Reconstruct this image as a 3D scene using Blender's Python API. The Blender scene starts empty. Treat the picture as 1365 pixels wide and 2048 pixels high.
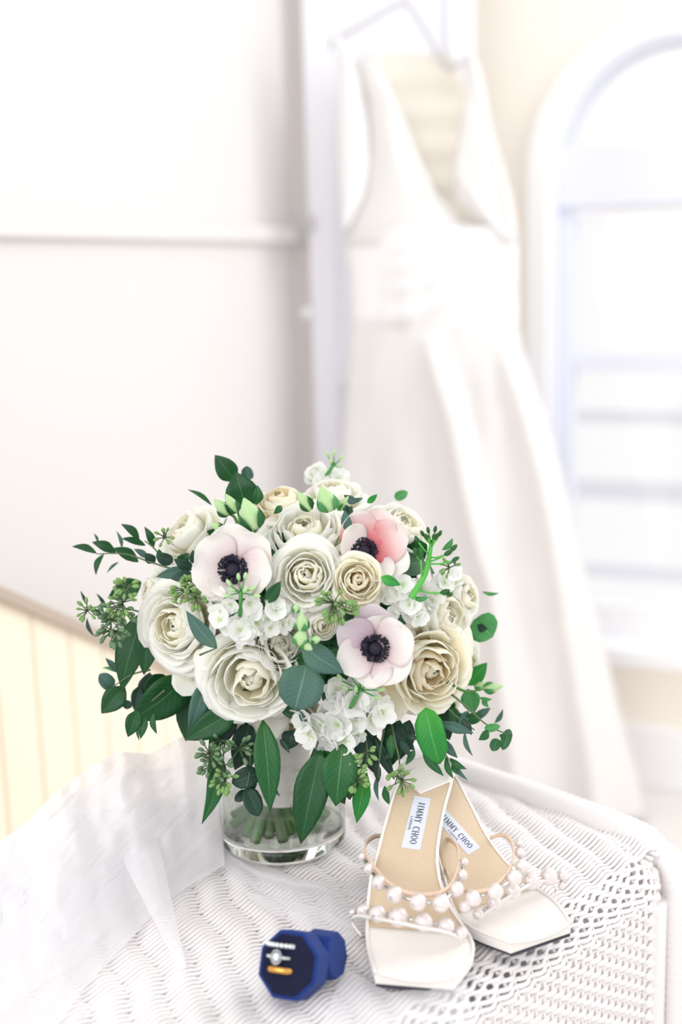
import bpy, math, random
from mathutils import Vector as V, Matrix, noise
random.seed(7)
S = bpy.context.scene
COL = S.collection
PI = math.pi

# ------------------------------------------------------------------ camera
FPX = 2450.0
PITCH, ROLL = math.radians(11.2), math.radians(1.56)
CAMP = V((0, 0, 1.19))
T = 0.70                                                   # table top height
FW = V((0, math.cos(PITCH), -math.sin(PITCH)))
R0 = V((1, 0, 0)); U0 = R0.cross(FW)
RT = R0*math.cos(ROLL) - U0*math.sin(ROLL)
UP = R0*math.sin(ROLL) + U0*math.cos(ROLL)
cam = bpy.data.cameras.new('camera'); camo = bpy.data.objects.new('camera', cam); COL.objects.link(camo)
m3 = Matrix((RT, UP, -FW)).transposed()
camo.matrix_world = Matrix.Translation(CAMP) @ m3.to_4x4()
cam.sensor_fit = 'VERTICAL'; cam.sensor_height = 36.0; cam.lens = FPX/2048*36
cam.clip_start = .05; cam.clip_end = 60
cam.dof.use_dof = True; cam.dof.focus_distance = .955; cam.dof.aperture_fstop = 2.6
S.camera = camo

# ------------------------------------------------------------------ light
w = bpy.data.worlds.new('soft_daylight'); S.world = w; w.use_nodes = True
bg = w.node_tree.nodes['Background']
bg.inputs[0].default_value = (.99, .99, .995, 1); bg.inputs[1].default_value = .97
def area(name, loc, look, sx, sy, power, col):
    l = bpy.data.lights.new(name, 'AREA'); l.shape = 'RECTANGLE'; l.size = sx; l.size_y = sy
    l.energy = power; l.color = col
    o = bpy.data.objects.new(name, l); COL.objects.link(o); o.location = loc
    o.rotation_euler = (V(look)-V(loc)).to_track_quat('-Z', 'Y').to_euler(); return o
area('window_daylight_right', (1.9, 1.5, 2.0), (0, 1.6, .7), 1.2, 1.6, 22, (1, .995, .99))
area('soft_fill_left', (-1.6, -.6, 2.0), (-.2, 1.6, .8), 1.5, 1.5, 10, (1, .995, 1))  # soft light added from camera left; no window stands there
area('soft_fill_front', (-.55, -.55, 1.75), (-.02, 1.0, .85), 1.1, 1.1, 9, (1, .995, .99))  # fill added on the camera side to brighten the flowers, not a real source
S.view_settings.view_transform = 'Standard'; S.view_settings.look = 'None'
S.view_settings.gamma = 1; S.view_settings.use_curve_mapping = False
S.view_settings.exposure = 0.12
S.cycles.max_bounces = 16; S.cycles.diffuse_bounces = 10; S.cycles.transparent_max_bounces = 40

# ------------------------------------------------------------------ projection helpers
def ray(u, v): return FW*FPX + RT*(u-682.5) - UP*(v-1024)
def pz(u, v, z): r = ray(u, v); return CAMP + r*((z-CAMP.z)/r.z)
def py(u, v, y): r = ray(u, v); return CAMP + r*(y/r.y)
def pd(u, v, d): return CAMP + ray(u, v)*(d/FPX)
def ppl(u, v, p0, n): r = ray(u, v); return CAMP + r*((p0-CAMP).dot(n)/r.dot(n))
def depth(p): return (p-CAMP).dot(FW)
def MM(px, d=.95): return px*d/FPX

# ------------------------------------------------------------------ materials
def srgb(c):
    return tuple((x/12.92 if x <= .04045 else ((x+.055)/1.055)**2.4) for x in [y/255 for y in c])
MATS = {}
def nt(m):
    m.use_nodes = True; return m.node_tree.nodes, m.node_tree.links
def mat(name, c, rough=.6, metal=0, noise_amt=0, nscale=40, bump=0, bscale=200, sheen=0, spec=.5, sss=0, coat=0, c2=None, transl=0):
    m = bpy.data.materials.new(name); N, L = nt(m); b = N['Principled BSDF']
    col = srgb(c)+(1,)
    b.inputs['Base Color'].default_value = col; b.inputs['Roughness'].default_value = rough
    b.inputs['Metallic'].default_value = metal; b.inputs['Specular IOR Level'].default_value = spec
    if sheen: b.inputs['Sheen Weight'].default_value = sheen
    if coat: b.inputs['Coat Weight'].default_value = coat
    tc = N.new('ShaderNodeTexCoord')
    if c2:
        nz = N.new('ShaderNodeTexNoise'); nz.inputs['Scale'].default_value = nscale; nz.inputs['Detail'].default_value = 4
        mx = N.new('ShaderNodeMix'); mx.data_type = 'RGBA'
        mx.inputs['A'].default_value = col; mx.inputs['B'].default_value = srgb(c2)+(1,)
        L.new(tc.outputs['Object'], nz.inputs['Vector']); L.new(nz.outputs[0], mx.inputs['Factor']); L.new(mx.outputs['Result'], b.inputs['Base Color'])
    if bump:
        nz = N.new('ShaderNodeTexNoise'); nz.inputs['Scale'].default_value = bscale; nz.inputs['Detail'].default_value = 5
        bp = N.new('ShaderNodeBump'); bp.inputs['Strength'].default_value = bump; bp.inputs['Distance'].default_value = .002
        L.new(tc.outputs['Object'], nz.inputs['Vector']); L.new(nz.outputs[0], bp.inputs['Height']); L.new(bp.outputs[0], b.inputs['Normal'])
    if transl:
        tr = N.new('ShaderNodeBsdfTranslucent'); tr.inputs[0].default_value = col
        mi = N.new('ShaderNodeMixShader'); mi.inputs[0].default_value = transl
        L.new(b.outputs[0], mi.inputs[1]); L.new(tr.outputs[0], mi.inputs[2]); L.new(mi.outputs[0], N['Material Output'].inputs[0])
    return m
def ramp_uv(name, stops, rough=.5, transl=.25, vein=None, stripes=0, axis='Y', spec=.4, c_noise=None):
    """petal or leaf material: colour runs along the UV; optional pale midrib at u=.5"""
    m = bpy.data.materials.new(name); N, L = nt(m); b = N['Principled BSDF']
    uv = N.new('ShaderNodeUVMap'); sp = N.new('ShaderNodeSeparateXYZ'); L.new(uv.outputs[0], sp.inputs[0])
    cr = N.new('ShaderNodeValToRGB'); e = cr.color_ramp.elements
    e[0].position = stops[0][0]; e[0].color = srgb(stops[0][1])+(1,)
    e[1].position = stops[-1][0]; e[1].color = srgb(stops[-1][1])+(1,)
    for p, c in stops[1:-1]:
        k = e.new(p); k.color = srgb(c)+(1,)
    nz = N.new('ShaderNodeTexNoise'); nz.inputs['Scale'].default_value = 60; tc = N.new('ShaderNodeTexCoord')
    L.new(tc.outputs['Object'], nz.inputs['Vector'])
    ad = N.new('ShaderNodeMath'); ad.operation = 'MULTIPLY_ADD'; ad.inputs[1].default_value = .16
    L.new(nz.outputs[0], ad.inputs[0]); sb = N.new('ShaderNodeMath'); sb.operation = 'SUBTRACT'; sb.inputs[1].default_value = .08
    L.new(sp.outputs[axis], sb.inputs[0]); L.new(sb.outputs[0], ad.inputs[2]); L.new(ad.outputs[0], cr.inputs[0])
    out = cr.outputs[0]
    if vein:
        # midrib and side veins from the UV
        s = N.new('ShaderNodeMath'); s.operation = 'SUBTRACT'; s.inputs[1].default_value = .5; L.new(sp.outputs['X'], s.inputs[0])
        a = N.new('ShaderNodeMath'); a.operation = 'ABSOLUTE'; L.new(s.outputs[0], a.inputs[0])
        lt = N.new('ShaderNodeMath'); lt.operation = 'LESS_THAN'; lt.inputs[1].default_value = .018; L.new(a.outputs[0], lt.inputs[0])
        q = N.new('ShaderNodeMath'); q.operation = 'MULTIPLY_ADD'; q.inputs[1].default_value = -.55; L.new(a.outputs[0], q.inputs[0]); L.new(sp.outputs['Y'], q.inputs[2])
        q2 = N.new('ShaderNodeMath'); q2.operation = 'MULTIPLY'; q2.inputs[1].default_value = 9; L.new(q.outputs[0], q2.inputs[0])
        fr = N.new('ShaderNodeMath'); fr.operation = 'FRACT'; L.new(q2.outputs[0], fr.inputs[0])
        l2 = N.new('ShaderNodeMath'); l2.operation = 'LESS_THAN'; l2.inputs[1].default_value = .07; L.new(fr.outputs[0], l2.inputs[0])
        l3 = N.new('ShaderNodeMath'); l3.operation = 'MULTIPLY'; l3.inputs[1].default_value = .28; L.new(l2.outputs[0], l3.inputs[0])
        l1 = N.new('ShaderNodeMath'); l1.operation = 'MULTIPLY'; l1.inputs[1].default_value = .6; L.new(lt.outputs[0], l1.inputs[0])
        mxm = N.new('ShaderNodeMath'); mxm.operation = 'MAXIMUM'; L.new(l1.outputs[0], mxm.inputs[0]); L.new(l3.outputs[0], mxm.inputs[1])
        mx = N.new('ShaderNodeMix'); mx.data_type = 'RGBA'; mx.inputs['B'].default_value = srgb(vein)+(1,)
        L.new(mxm.outputs[0], mx.inputs['Factor']); L.new(out, mx.inputs['A']); out = mx.outputs['Result']
    if stripes:
        wv = N.new('ShaderNodeTexNoise'); wv.inputs['Scale'].default_value = 1.0; wv.inputs['Detail'].default_value = 3
        mp = N.new('ShaderNodeMapping'); mp.inputs['Scale'].default_value = (26, 1.2, 1)
        L.new(uv.outputs[0], mp.inputs[0]); L.new(mp.outputs[0], wv.inputs['Vector'])
        bp = N.new('ShaderNodeBump'); bp.inputs['Strength'].default_value = stripes; bp.inputs['Distance'].default_value = .001
        L.new(wv.outputs[0], bp.inputs['Height']); L.new(bp.outputs[0], b.inputs['Normal'])
    L.new(out, b.inputs['Base Color']); b.inputs['Roughness'].default_value = rough; b.inputs['Specular IOR Level'].default_value = spec
    tr = N.new('ShaderNodeBsdfTranslucent'); L.new(out, tr.inputs[0])
    mi = N.new('ShaderNodeMixShader'); mi.inputs[0].default_value = transl
    L.new(b.outputs[0], mi.inputs[1]); L.new(tr.outputs[0], mi.inputs[2]); L.new(mi.outputs[0], N['Material Output'].inputs[0])
    return m
def sheer(name, c, alpha, transl=.5):
    m = bpy.data.materials.new(name); N, L = nt(m); N.remove(N['Principled BSDF'])
    d = N.new('ShaderNodeBsdfDiffuse'); d.inputs[0].default_value = srgb(c)+(1,)
    t = N.new('ShaderNodeBsdfTranslucent'); t.inputs[0].default_value = srgb(c)+(1,)
    a = N.new('ShaderNodeMixShader'); a.inputs[0].default_value = transl
    L.new(d.outputs[0], a.inputs[1]); L.new(t.outputs[0], a.inputs[2])
    tp = N.new('ShaderNodeBsdfTransparent')
    x = N.new('ShaderNodeMixShader'); x.inputs[0].default_value = alpha
    # the net looks denser where it is seen edge-on, as real tulle does
    lw = N.new('ShaderNodeLayerWeight'); lw.inputs[0].default_value = .25
    ma = N.new('ShaderNodeMath'); ma.operation = 'MULTIPLY_ADD'; ma.inputs[1].default_value = .5; ma.inputs[2].default_value = alpha; ma.use_clamp = True
    L.new(lw.outputs['Facing'], ma.inputs[0]); L.new(ma.outputs[0], x.inputs[0])
    L.new(tp.outputs[0], x.inputs[1]); L.new(a.outputs[0], x.inputs[2]); L.new(x.outputs[0], N['Material Output'].inputs[0])
    return m
def glass(name, c=(255, 255, 255), ior=1.45, rough=0):
    m = bpy.data.materials.new(name); N, L = nt(m); b = N['Principled BSDF']
    b.inputs['Base Color'].default_value = srgb(c)+(1,); b.inputs['Transmission Weight'].default_value = 1
    b.inputs['Roughness'].default_value = rough; b.inputs['IOR'].default_value = ior
    return m
def pane_mat():
    m = bpy.data.materials.new('window_glass'); N, L = nt(m); N.remove(N['Principled BSDF'])
    g = N.new('ShaderNodeBsdfGlossy'); g.inputs['Roughness'].default_value = .02
    t = N.new('ShaderNodeBsdfTransparent'); x = N.new('ShaderNodeMixShader'); x.inputs[0].default_value = .06
    L.new(t.outputs[0], x.inputs[1]); L.new(g.outputs[0], x.inputs[2]); L.new(x.outputs[0], N['Material Output'].inputs[0]); return m

M = {
 'wall_white': mat('white_painted_wall', (224, 221, 220), .8, bump=.05, bscale=60),
 'wall_cream': mat('cream_painted_wall', (250, 243, 232), .8, bump=.05, bscale=60),
 'board': mat('cream_beadboard_paint', (247, 236, 217), .6, bump=.05),
 'cap': mat('taupe_cap_paint', (186, 172, 158), .6),
 'trim': mat('white_trim_paint', (249, 249, 250), .5),
 'sash': mat('cool_white_sash_paint', (232, 234, 244), .5),
 'floor': mat('pale_carpet', (236, 232, 228), .95, c2=(228, 223, 219), nscale=300, bump=.4, bscale=900),
 'door': mat('white_door_paint', (236, 236, 243), .55),
 'wicker': mat('white_painted_wicker', (240, 236, 236), .55, bump=.15, bscale=300),
 'tulle': sheer('white_tulle', (253, 252, 254), .62),
 'tulle_thin': sheer('sheer_white_tulle', (252, 251, 254), .34),
 'dress': mat('ivory_crepe', (244, 242, 241), .75, sheen=.2, transl=.25),
 'lining': mat('ivory_lining', (246, 242, 232), .75, transl=.2),
 'satin_dress': mat('white_satin', (250, 249, 249), .35, transl=.15),
 'grey': mat('grey_hanger_plastic', (196, 194, 198), .4),
 'satin': mat('white_satin_shoe', (238, 233, 228), .34, bump=.05, bscale=900, sheen=.3),
 'insole': mat('beige_glitter_leather_insole', (204, 180, 150), .5, c2=(220, 200, 174), nscale=900, bump=.35, bscale=1500),
 'strapm': mat('nude_leather_strap', (226, 200, 176), .5),
 'label': mat('pale_grey_label_cloth', (214, 218, 230), .7),
 'ink': mat('dark_label_ink', (70, 74, 92), .7),
 'sole': mat('dark_outsole', (52, 52, 66), .5),
 'pearl': mat('pearl', (234, 224, 222), .12, metal=.35, coat=.8),
 'silver': mat('silver_bead', (200, 196, 196), .2, metal=1),
 'velvet': mat('navy_velvet', (4, 46, 120), .9, sheen=.06, bump=.3, bscale=1400),
 'velvet_in': mat('deep_navy_velvet', (3, 12, 46), .95, sheen=.02, bump=.3, bscale=1400),
 'gold': mat('yellow_gold', (228, 172, 92), .22, metal=1),
 'platinum': mat('white_gold', (214, 212, 210), .2, metal=1),
 'diamond': mat('diamond', (235, 238, 240), .05, metal=.6, coat=1),
 'stem': mat('green_flower_stem', (74, 128, 44), .5, c2=(40, 92, 34), nscale=60),
 'stem_y': mat('bright_green_stem', (92, 190, 78), .45, transl=.15),
 'ribbon': mat('sheer_ivory_ribbon', (226, 222, 216), .5, bump=.2, bscale=120, transl=.2),
 'anther': mat('blue_black_anther', (24, 22, 44), .7, bump=.5, bscale=800),
 'berry': mat('green_seed_pod', (104, 146, 84), .5, c2=(134, 164, 96), nscale=200),
 'berryd': mat('dusky_green_seed_pod', (78, 112, 84), .5, c2=(112, 142, 98), nscale=200),
 'bud': mat('pale_green_bud', (170, 214, 142), .5, c2=(212, 232, 188), nscale=90, transl=.2),
 'twig': mat('olive_twig', (84, 106, 70), .6),
 'filler': mat('dark_core_green', (22, 56, 34), .7),
 'glass': glass('clear_glass'), 'water': glass('water', (250, 255, 250), 1.33), 'pane': pane_mat(),
}
def thin(name, tint, edge, fac, blend=.35):
    m = bpy.data.materials.new(name); N, L = nt(m); N.remove(N['Principled BSDF'])
    g = N.new('ShaderNodeBsdfGlossy'); g.inputs['Roughness'].default_value = .02
    lw = N.new('ShaderNodeLayerWeight'); lw.inputs[0].default_value = blend
    cr = N.new('ShaderNodeValToRGB'); e = cr.color_ramp.elements
    e[0].color = srgb(tint)+(1,); e[0].position = .45; e[1].color = srgb(edge)+(1,)
    t = N.new('ShaderNodeBsdfTransparent'); L.new(lw.outputs['Facing'], cr.inputs[0]); L.new(cr.outputs[0], t.inputs[0])
    fr = N.new('ShaderNodeMath'); fr.operation = 'MULTIPLY'; fr.inputs[1].default_value = fac; L.new(lw.outputs['Fresnel'], fr.inputs[0])
    x = N.new('ShaderNodeMixShader'); L.new(fr.outputs[0], x.inputs[0])
    L.new(t.outputs[0], x.inputs[1]); L.new(g.outputs[0], x.inputs[2]); L.new(x.outputs[0], N['Material Output'].inputs[0]); return m
M['thin_glass'] = thin('vase_glass', (255, 255, 255), (228, 234, 232), .28)
M['thin_water'] = thin('vase_water', (252, 255, 251), (232, 242, 230), .25)
M['p_white'] = ramp_uv('white_rose_petal', [(0, (243, 241, 206)), (.35, (250, 249, 236)), (.75, (252, 252, 247)), (1, (253, 253, 250))], .6, .42, stripes=.25)
M['p_cream'] = ramp_uv('cream_rose_petal', [(0, (246, 226, 168)), (.35, (251, 244, 220)), (.8, (253, 250, 238)), (1, (253, 252, 244))], .6, .42, stripes=.25)
M['p_inner'] = ramp_uv('inner_rose_petal', [(0, (244, 232, 172)), (.5, (252, 248, 230)), (1, (253, 252, 243))], .6, .42, stripes=.2)
M['p_warm'] = ramp_uv('warm_inner_rose_petal', [(0, (246, 206, 130)), (.5, (252, 242, 212)), (1, (253, 249, 234))], .6, .42, stripes=.2)
M['p_anem'] = ramp_uv('white_anemone_petal', [(0, (214, 184, 190)), (.3, (238, 224, 224)), (.65, (246, 242, 240)), (1, (249, 247, 242))], .5, .35, stripes=.5)
M['p_pink'] = ramp_uv('pink_flushed_anemone_petal', [(0, (206, 84, 104)), (.35, (232, 142, 146)), (.65, (242, 214, 212)), (1, (246, 240, 238))], .5, .35, stripes=.5)
M['p_lilac'] = ramp_uv('lilac_flushed_anemone_petal', [(0, (196, 160, 180)), (.5, (222, 206, 216)), (1, (236, 228, 232))], .5, .35, stripes=.5)
M['p_floret'] = ramp_uv('white_floret_petal', [(0, (196, 218, 160)), (.25, (240, 242, 234)), (1, (248, 248, 248))], .5, .3)
M['D'] = ramp_uv('dark_green_leaf', [(0, (28, 88, 36)), (.5, (8, 72, 32)), (.93, (16, 72, 32)), (1, (90, 70, 50))], .45, .12, vein=(70, 128, 76))
M['G'] = ramp_uv('mid_green_leaf', [(0, (48, 104, 48)), (.5, (30, 98, 48)), (1, (40, 98, 50))], .45, .2, vein=(104, 160, 106))
M['B'] = ramp_uv('blue_grey_eucalyptus_leaf', [(0, (80, 118, 98)), (.5, (70, 106, 96)), (1, (64, 98, 88))], .55, .1, vein=(124, 156, 142))
M['K'] = ramp_uv('dusky_eucalyptus_leaf', [(0, (30, 66, 50)), (.5, (24, 58, 46)), (1, (34, 66, 50))], .5, .08, vein=(74, 110, 94))
M['Y'] = ramp_uv('bright_green_leaf', [(0, (96, 196, 84)), (.5, (62, 170, 80)), (1, (62, 158, 76))], .45, .45, vein=(140, 220, 130))
M['H'] = ramp_uv('soft_green_leaf', [(0, (96, 176, 96)), (.5, (84, 168, 98)), (1, (96, 170, 104))], .5, .35, vein=(150, 208, 150))

# ------------------------------------------------------------------ object helpers
WL = {}
def link(o): COL.objects.link(o); return o
def thing(name, label, cat, loc, group=None):
    o = bpy.data.objects.new(name, None); o.empty_display_size = .02; link(o); o.location = loc
    o['label'] = label; o['category'] = cat
    if group: o['group'] = group
    WL[o] = V(loc); return o
def tag(o, label, cat, group=None):
    o['label'] = label; o['category'] = cat
    if group: o['group'] = group
    return o
def sub(name, parent, loc):
    """empty part that gathers sub-parts"""
    o = bpy.data.objects.new(name, None); o.empty_display_size = .01; link(o); o.parent = parent
    o.location = V(loc)-WL[parent]; WL[o] = V(loc); return o
def mk(name, geo, material, parent=None, loc=None, smooth=True, kind=None, label=None, solid=0, bevel=0, off=0):
    """geo = (verts in WORLD space, faces[, uvs per vertex])"""
    vs, fs = geo[0], geo[1]
    base = WL[parent] if parent is not None else V((0, 0, 0))
    if loc is None:
        n = len(vs); loc = V((sum(p[0] for p in vs)/n, sum(p[1] for p in vs)/n, min(p[2] for p in vs)))
    loc = V(loc)
    me = bpy.data.meshes.new(name)
    me.from_pydata([(p[0]-loc.x, p[1]-loc.y, p[2]-loc.z) for p in vs], [], fs)
    if len(geo) > 2 and geo[2]:
        uvl = me.uv_layers.new(name='UVMap'); uvs = geo[2]
        flat = []
        for lp in me.loops: flat.extend(uvs[lp.vertex_index])
        uvl.data.foreach_set('uv', flat)
    if smooth: me.polygons.foreach_set('use_smooth', [True]*len(me.polygons))
    me.update()
    me.materials.append(M[material] if isinstance(material, str) else material)
    o = bpy.data.objects.new(name, me); link(o)
    if parent is not None: o.parent = parent
    o.location = loc-base; WL[o] = loc
    if solid:
        s = o.modifiers.new('thickness', 'SOLIDIFY'); s.thickness = solid; s.offset = off
    if bevel:
        b = o.modifiers.new('bevel', 'BEVEL'); b.width = bevel; b.segments = 2; b.limit_method = 'ANGLE'
    if kind: o['kind'] = kind
    if label: o['label'] = label
    return o
def inst(name, mesh, mw, parent, label=None):
    o = bpy.data.objects.new(name, mesh); link(o); o.parent = parent
    o.matrix_basis = Matrix.Translation(-WL[parent]) @ mw; WL[o] = mw.translation.copy()
    if label: o['label'] = label
    return o
def mesh_only(name, geo, material, smooth=True):
    me = bpy.data.meshes.new(name); me.from_pydata([tuple(p) for p in geo[0]], [], geo[1])
    if len(geo) > 2 and geo[2]:
        uvl = me.uv_layers.new(name='UVMap'); flat = []
        for lp in me.loops: flat.extend(geo[2][lp.vertex_index])
        uvl.data.foreach_set('uv', flat)
    if smooth: me.polygons.foreach_set('use_smooth', [True]*len(me.polygons))
    me.materials.append(M[material]); return me
def join(*gs):
    vs, fs, uv = [], [], []
    has = all(len(g) > 2 and g[2] for g in gs)
    for g in gs:
        n = len(vs); vs += list(g[0]); fs += [tuple(i+n for i in f) for f in g[1]]
        if has: uv += g[2]
    return (vs, fs, uv) if has else (vs, fs)
def xf(g, m): return ([m @ V(p) for p in g[0]],)+tuple(g[1:])
def grid(fn, nu, nv):
    vs, fs, uv = [], [], []
    for j in range(nv+1):
        for i in range(nu+1):
            a, b = i/nu, j/nv; vs.append(fn(a, b)); uv.append((a, b))
    for j in range(nv):
        for i in range(nu):
            k = j*(nu+1)+i; fs.append((k, k+1, k+nu+2, k+nu+1))
    return vs, fs, uv
def tube(path, r, n=6, cap=True, closed=False):
    path = [V(p) for p in path]; vs, fs = [], []; m = len(path)
    rr = r if callable(r) else (lambda t: r)
    t0 = (path[1]-path[0]).normalized()
    nx = t0.cross(V((0, 0, 1)))
    if nx.length < .05: nx = t0.cross(V((1, 0, 0)))
    nx.normalize()
    for i, p in enumerate(path):
        if closed: t = path[(i+1) % m]-path[i-1]
        else: t = path[min(i+1, m-1)]-path[max(i-1, 0)]
        if t.length < 1e-9: t = t0
        t.normalize(); nx = (nx - t*nx.dot(t))
        if nx.length < 1e-6: nx = t.orthogonal()
        nx.normalize(); ny = t.cross(nx); q = rr(i/(m-1) if m > 1 else 0)
        for k in range(n):
            a = 2*PI*k/n; vs.append(p+(nx*math.cos(a)+ny*math.sin(a))*q)
    for i in range(m if closed else m-1):
        j = (i+1) % m
        for k in range(n):
            l = (k+1) % n; fs.append((i*n+k, i*n+l, j*n+l, j*n+k))
    if cap and not closed:
        fs.append(tuple(range(n-1, -1, -1))); fs.append(tuple((m-1)*n+k for k in range(n)))
    return vs, fs
def lathe(prof, c, n=48):
    vs, fs = [], []; m = len(prof); c = V(c)
    for r, z in prof:
        for k in range(n):
            a = 2*PI*k/n; vs.append(c+V((r*math.cos(a), r*math.sin(a), z)))
    for i in range(m-1):
        for k in range(n):
            l = (k+1) % n; fs.append((i*n+k, i*n+l, (i+1)*n+l, (i+1)*n+k))
    return vs, fs
def sphere(c, r, nu=12, nv=8, sz=1.0):
    c = V(c); vs = [c+V((0, 0, -r*sz))]; fs = []
    for j in range(1, nv):
        a = -PI/2+PI*j/nv
        for i in range(nu):
            b = 2*PI*i/nu; vs.append(c+V((r*math.cos(a)*math.cos(b), r*math.cos(a)*math.sin(b), r*sz*math.sin(a))))
    vs.append(c+V((0, 0, r*sz))); t = len(vs)-1
    for i in range(nu):
        k = (i+1) % nu; fs.append((0, 1+k, 1+i)); fs.append((t, 1+(nv-2)*nu+i, 1+(nv-2)*nu+k))
    for j in range(nv-2):
        for i in range(nu):
            k = (i+1) % nu; a = 1+j*nu; fs.append((a+i, a+k, a+nu+k, a+nu+i))
    return vs, fs
def hexa(p):
    """8 corners: bottom 4, top 4"""
    return [V(x) for x in p], [(0, 3, 2, 1), (4, 5, 6, 7), (0, 1, 5, 4), (1, 2, 6, 5), (2, 3, 7, 6), (3, 0, 4, 7)]
def box(c, sx, sy, sz):
    x, y, z = c; a, b, h = sx/2, sy/2, sz/2
    return hexa([(x-a, y-b, z-h), (x+a, y-b, z-h), (x+a, y+b, z-h), (x-a, y+b, z-h), (x-a, y-b, z+h), (x+a, y-b, z+h), (x+a, y+b, z+h), (x-a, y+b, z+h)])
def slab(poly, d):
    """polygon (list of points) extruded by vector d"""
    n = len(poly); vs = [V(p) for p in poly]+[V(p)+d for p in poly]
    fs = [tuple(range(n-1, -1, -1)), tuple(range(n, 2*n))]+[(i, (i+1) % n, n+(i+1) % n, n+i) for i in range(n)]
    return vs, fs
def frame_m(p, zdir, spin=0, up=None):
    z = V(zdir).normalized(); u = up if up is not None else UP
    x = V(u).cross(z)
    if x.length < 1e-4: x = z.orthogonal()
    x.normalize(); y = z.cross(x)
    return Matrix.Translation(V(p)) @ Matrix((x, y, z)).transposed().to_4x4() @ Matrix.Rotation(spin, 4, 'Z')
def lerp(tab, x):
    """piecewise linear lookup of tab = [(x, y...)]"""
    if x <= tab[0][0]: return tab[0][1:] if len(tab[0]) > 2 else tab[0][1]
    for a, b in zip(tab, tab[1:]):
        if x <= b[0]:
            t = (x-a[0])/(b[0]-a[0]); r = tuple(p+(q-p)*t for p, q in zip(a[1:], b[1:]))
            return r if len(r) > 1 else r[0]
    return tab[-1][1:] if len(tab[-1]) > 2 else tab[-1][1]
def smooth_path(pts, n=6):
    pts = [V(p) for p in pts]; out = []
    for i in range(len(pts)-1):
        p0, p1, p2, p3 = pts[max(i-1, 0)], pts[i], pts[i+1], pts[min(i+2, len(pts)-1)]
        for k in range(n):
            t = k/n
            out.append(.5*((2*p1)+(p2-p0)*t+(2*p0-5*p1+4*p2-p3)*t*t+(3*p1-p0-3*p2+p3)*t**3))
    out.append(pts[-1]); return out

# ================================================================== THE SETTING
def struct(name, geo, m, parent=None, smooth=False, **k):
    o = mk(name, geo, m, parent, smooth=smooth, **k)
    if parent is None: o['kind'] = 'structure'
    return o
struct('floor', box((0, 1.2, -.02), 5.6, 5.2, .04), 'floor')

# --- window wall, turned 22 degrees so that its right side comes nearer
WP = py(1060, 700, 2.78); WA = math.radians(24)
WD = V((math.cos(WA), -math.sin(WA), 0)); WN = V((WD.y, -WD.x, 0))     # WN points into the room (towards the camera)
if WN.y > 0: WN = -WN
def ws(u, v):
    p = ppl(u, v, WP, WN); return (p-WP).dot(WD), p.z
def wp(s, z, o=0): return WP*1.0 - V((0, 0, WP.z)) + WD*s + V((0, 0, z)) + WN*o
sl, zs = ws(1100, 345); rr_ = ws(1250, 345)[0]-sl
RW = .262; sc_ = sl+RW; zsp = zs; zbot = ws(1200, 1285)[1]
def arch(r, zb, n=28):
    pts = [(sc_-r, zb)]
    for i in range(n+1):
        a = PI-PI*i/n; pts.append((sc_+r*math.cos(a), zsp+r*math.sin(a)))
    pts.append((sc_+r, zb)); return pts
hole = arch(RW, zbot)
# wall_back: quads from the hole outline to the outer rectangle
S0, S1, Z1 = -.62, 1.35, 2.35
def outer_pt(q):
    s, z = q
    if z <= zbot+1e-6: return (S0 if s < sc_ else S1, zbot)
    if z <= zsp+1e-6: return (S0 if s < sc_ else S1, z)
    dx, dz = s-sc_, z-zsp
    k = min(((S0-sc_)/dx if dx < -1e-6 else 1e9), ((S1-sc_)/dx if dx > 1e-6 else 1e9), (Z1-zsp)/max(dz, 1e-6))
    return (sc_+dx*k, zsp+dz*k)
vs, fs = [], []
for off in (0, -.12):
    for q in hole: vs.append(wp(q[0], q[1], off))
    for q in hole:
        a = outer_pt(q); vs.append(wp(a[0], a[1], off))
n = len(hole)
for b, fl in ((0, False), (2*n, True)):
    for i in range(n-1):
        f = (b+i, b+i+1, b+n+i+1, b+n+i); fs.append(f[::-1] if fl else f)
for i in range(n-1): fs.append((i, 2*n+i, 2*n+i+1, i+1))
g1 = (vs, fs)
g2 = hexa([wp(S0, 0, -.12), wp(S1, 0, -.12), wp(S1, 0, 0), wp(S0, 0, 0), wp(S0, zbot-.002, -.12), wp(S1, zbot-.002, -.12), wp(S1, zbot-.002, 0), wp(S0, zbot-.002, 0)])
struct('wall_back', join(g1, g2), 'wall_cream')
# window
def wbar(s0, s1, z0, z1, o0, o1):
    return hexa([wp(s0, z0, o0), wp(s1, z0, o0), wp(s1, z0, o1), wp(s0, z0, o1), wp(s0, z1, o0), wp(s1, z1, o0), wp(s1, z1, o1), wp(s0, z1, o1)])
win = bpy.data.objects.new('window_1', None); link(win); win.location = wp(sc_, zbot); WL[win] = V(win.location); win['kind'] = 'structure'
win['label'] = 'tall arched white window in the cream wall, right of the gown'
def ring(r0, r1, o0, o1, zb):
    a, b = arch(r0, zb), arch(r1, zb); vs, fs = [], []
    for o in (o0, o1):
        for q in a: vs.append(wp(q[0], q[1], o))
        for q in b: vs.append(wp(q[0], q[1], o))
    n = len(a)
    for i in range(n-1):
        fs += [(i, n+i, n+i+1, i+1), (2*n+i, 2*n+i+1, 3*n+i+1, 3*n+i), (i, i+1, 2*n+i+1, 2*n+i), (n+i, 3*n+i, 3*n+i+1, n+i+1)]
    return vs, fs
mk('arched_casing', ring(RW, RW+.045, 0, .018, zbot), 'trim', win, smooth=False)
mk('arched_jamb', ring(RW-.012, RW, -.12, .0, zbot), 'sash', win, smooth=False)
def zw(v): return ws(1250, v)[1]
mk('transom_bar', wbar(sc_-RW+.012, sc_+RW-.012, zw(410), zw(283), -.09, -.03), 'sash', win, smooth=False, bevel=.004)
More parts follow.
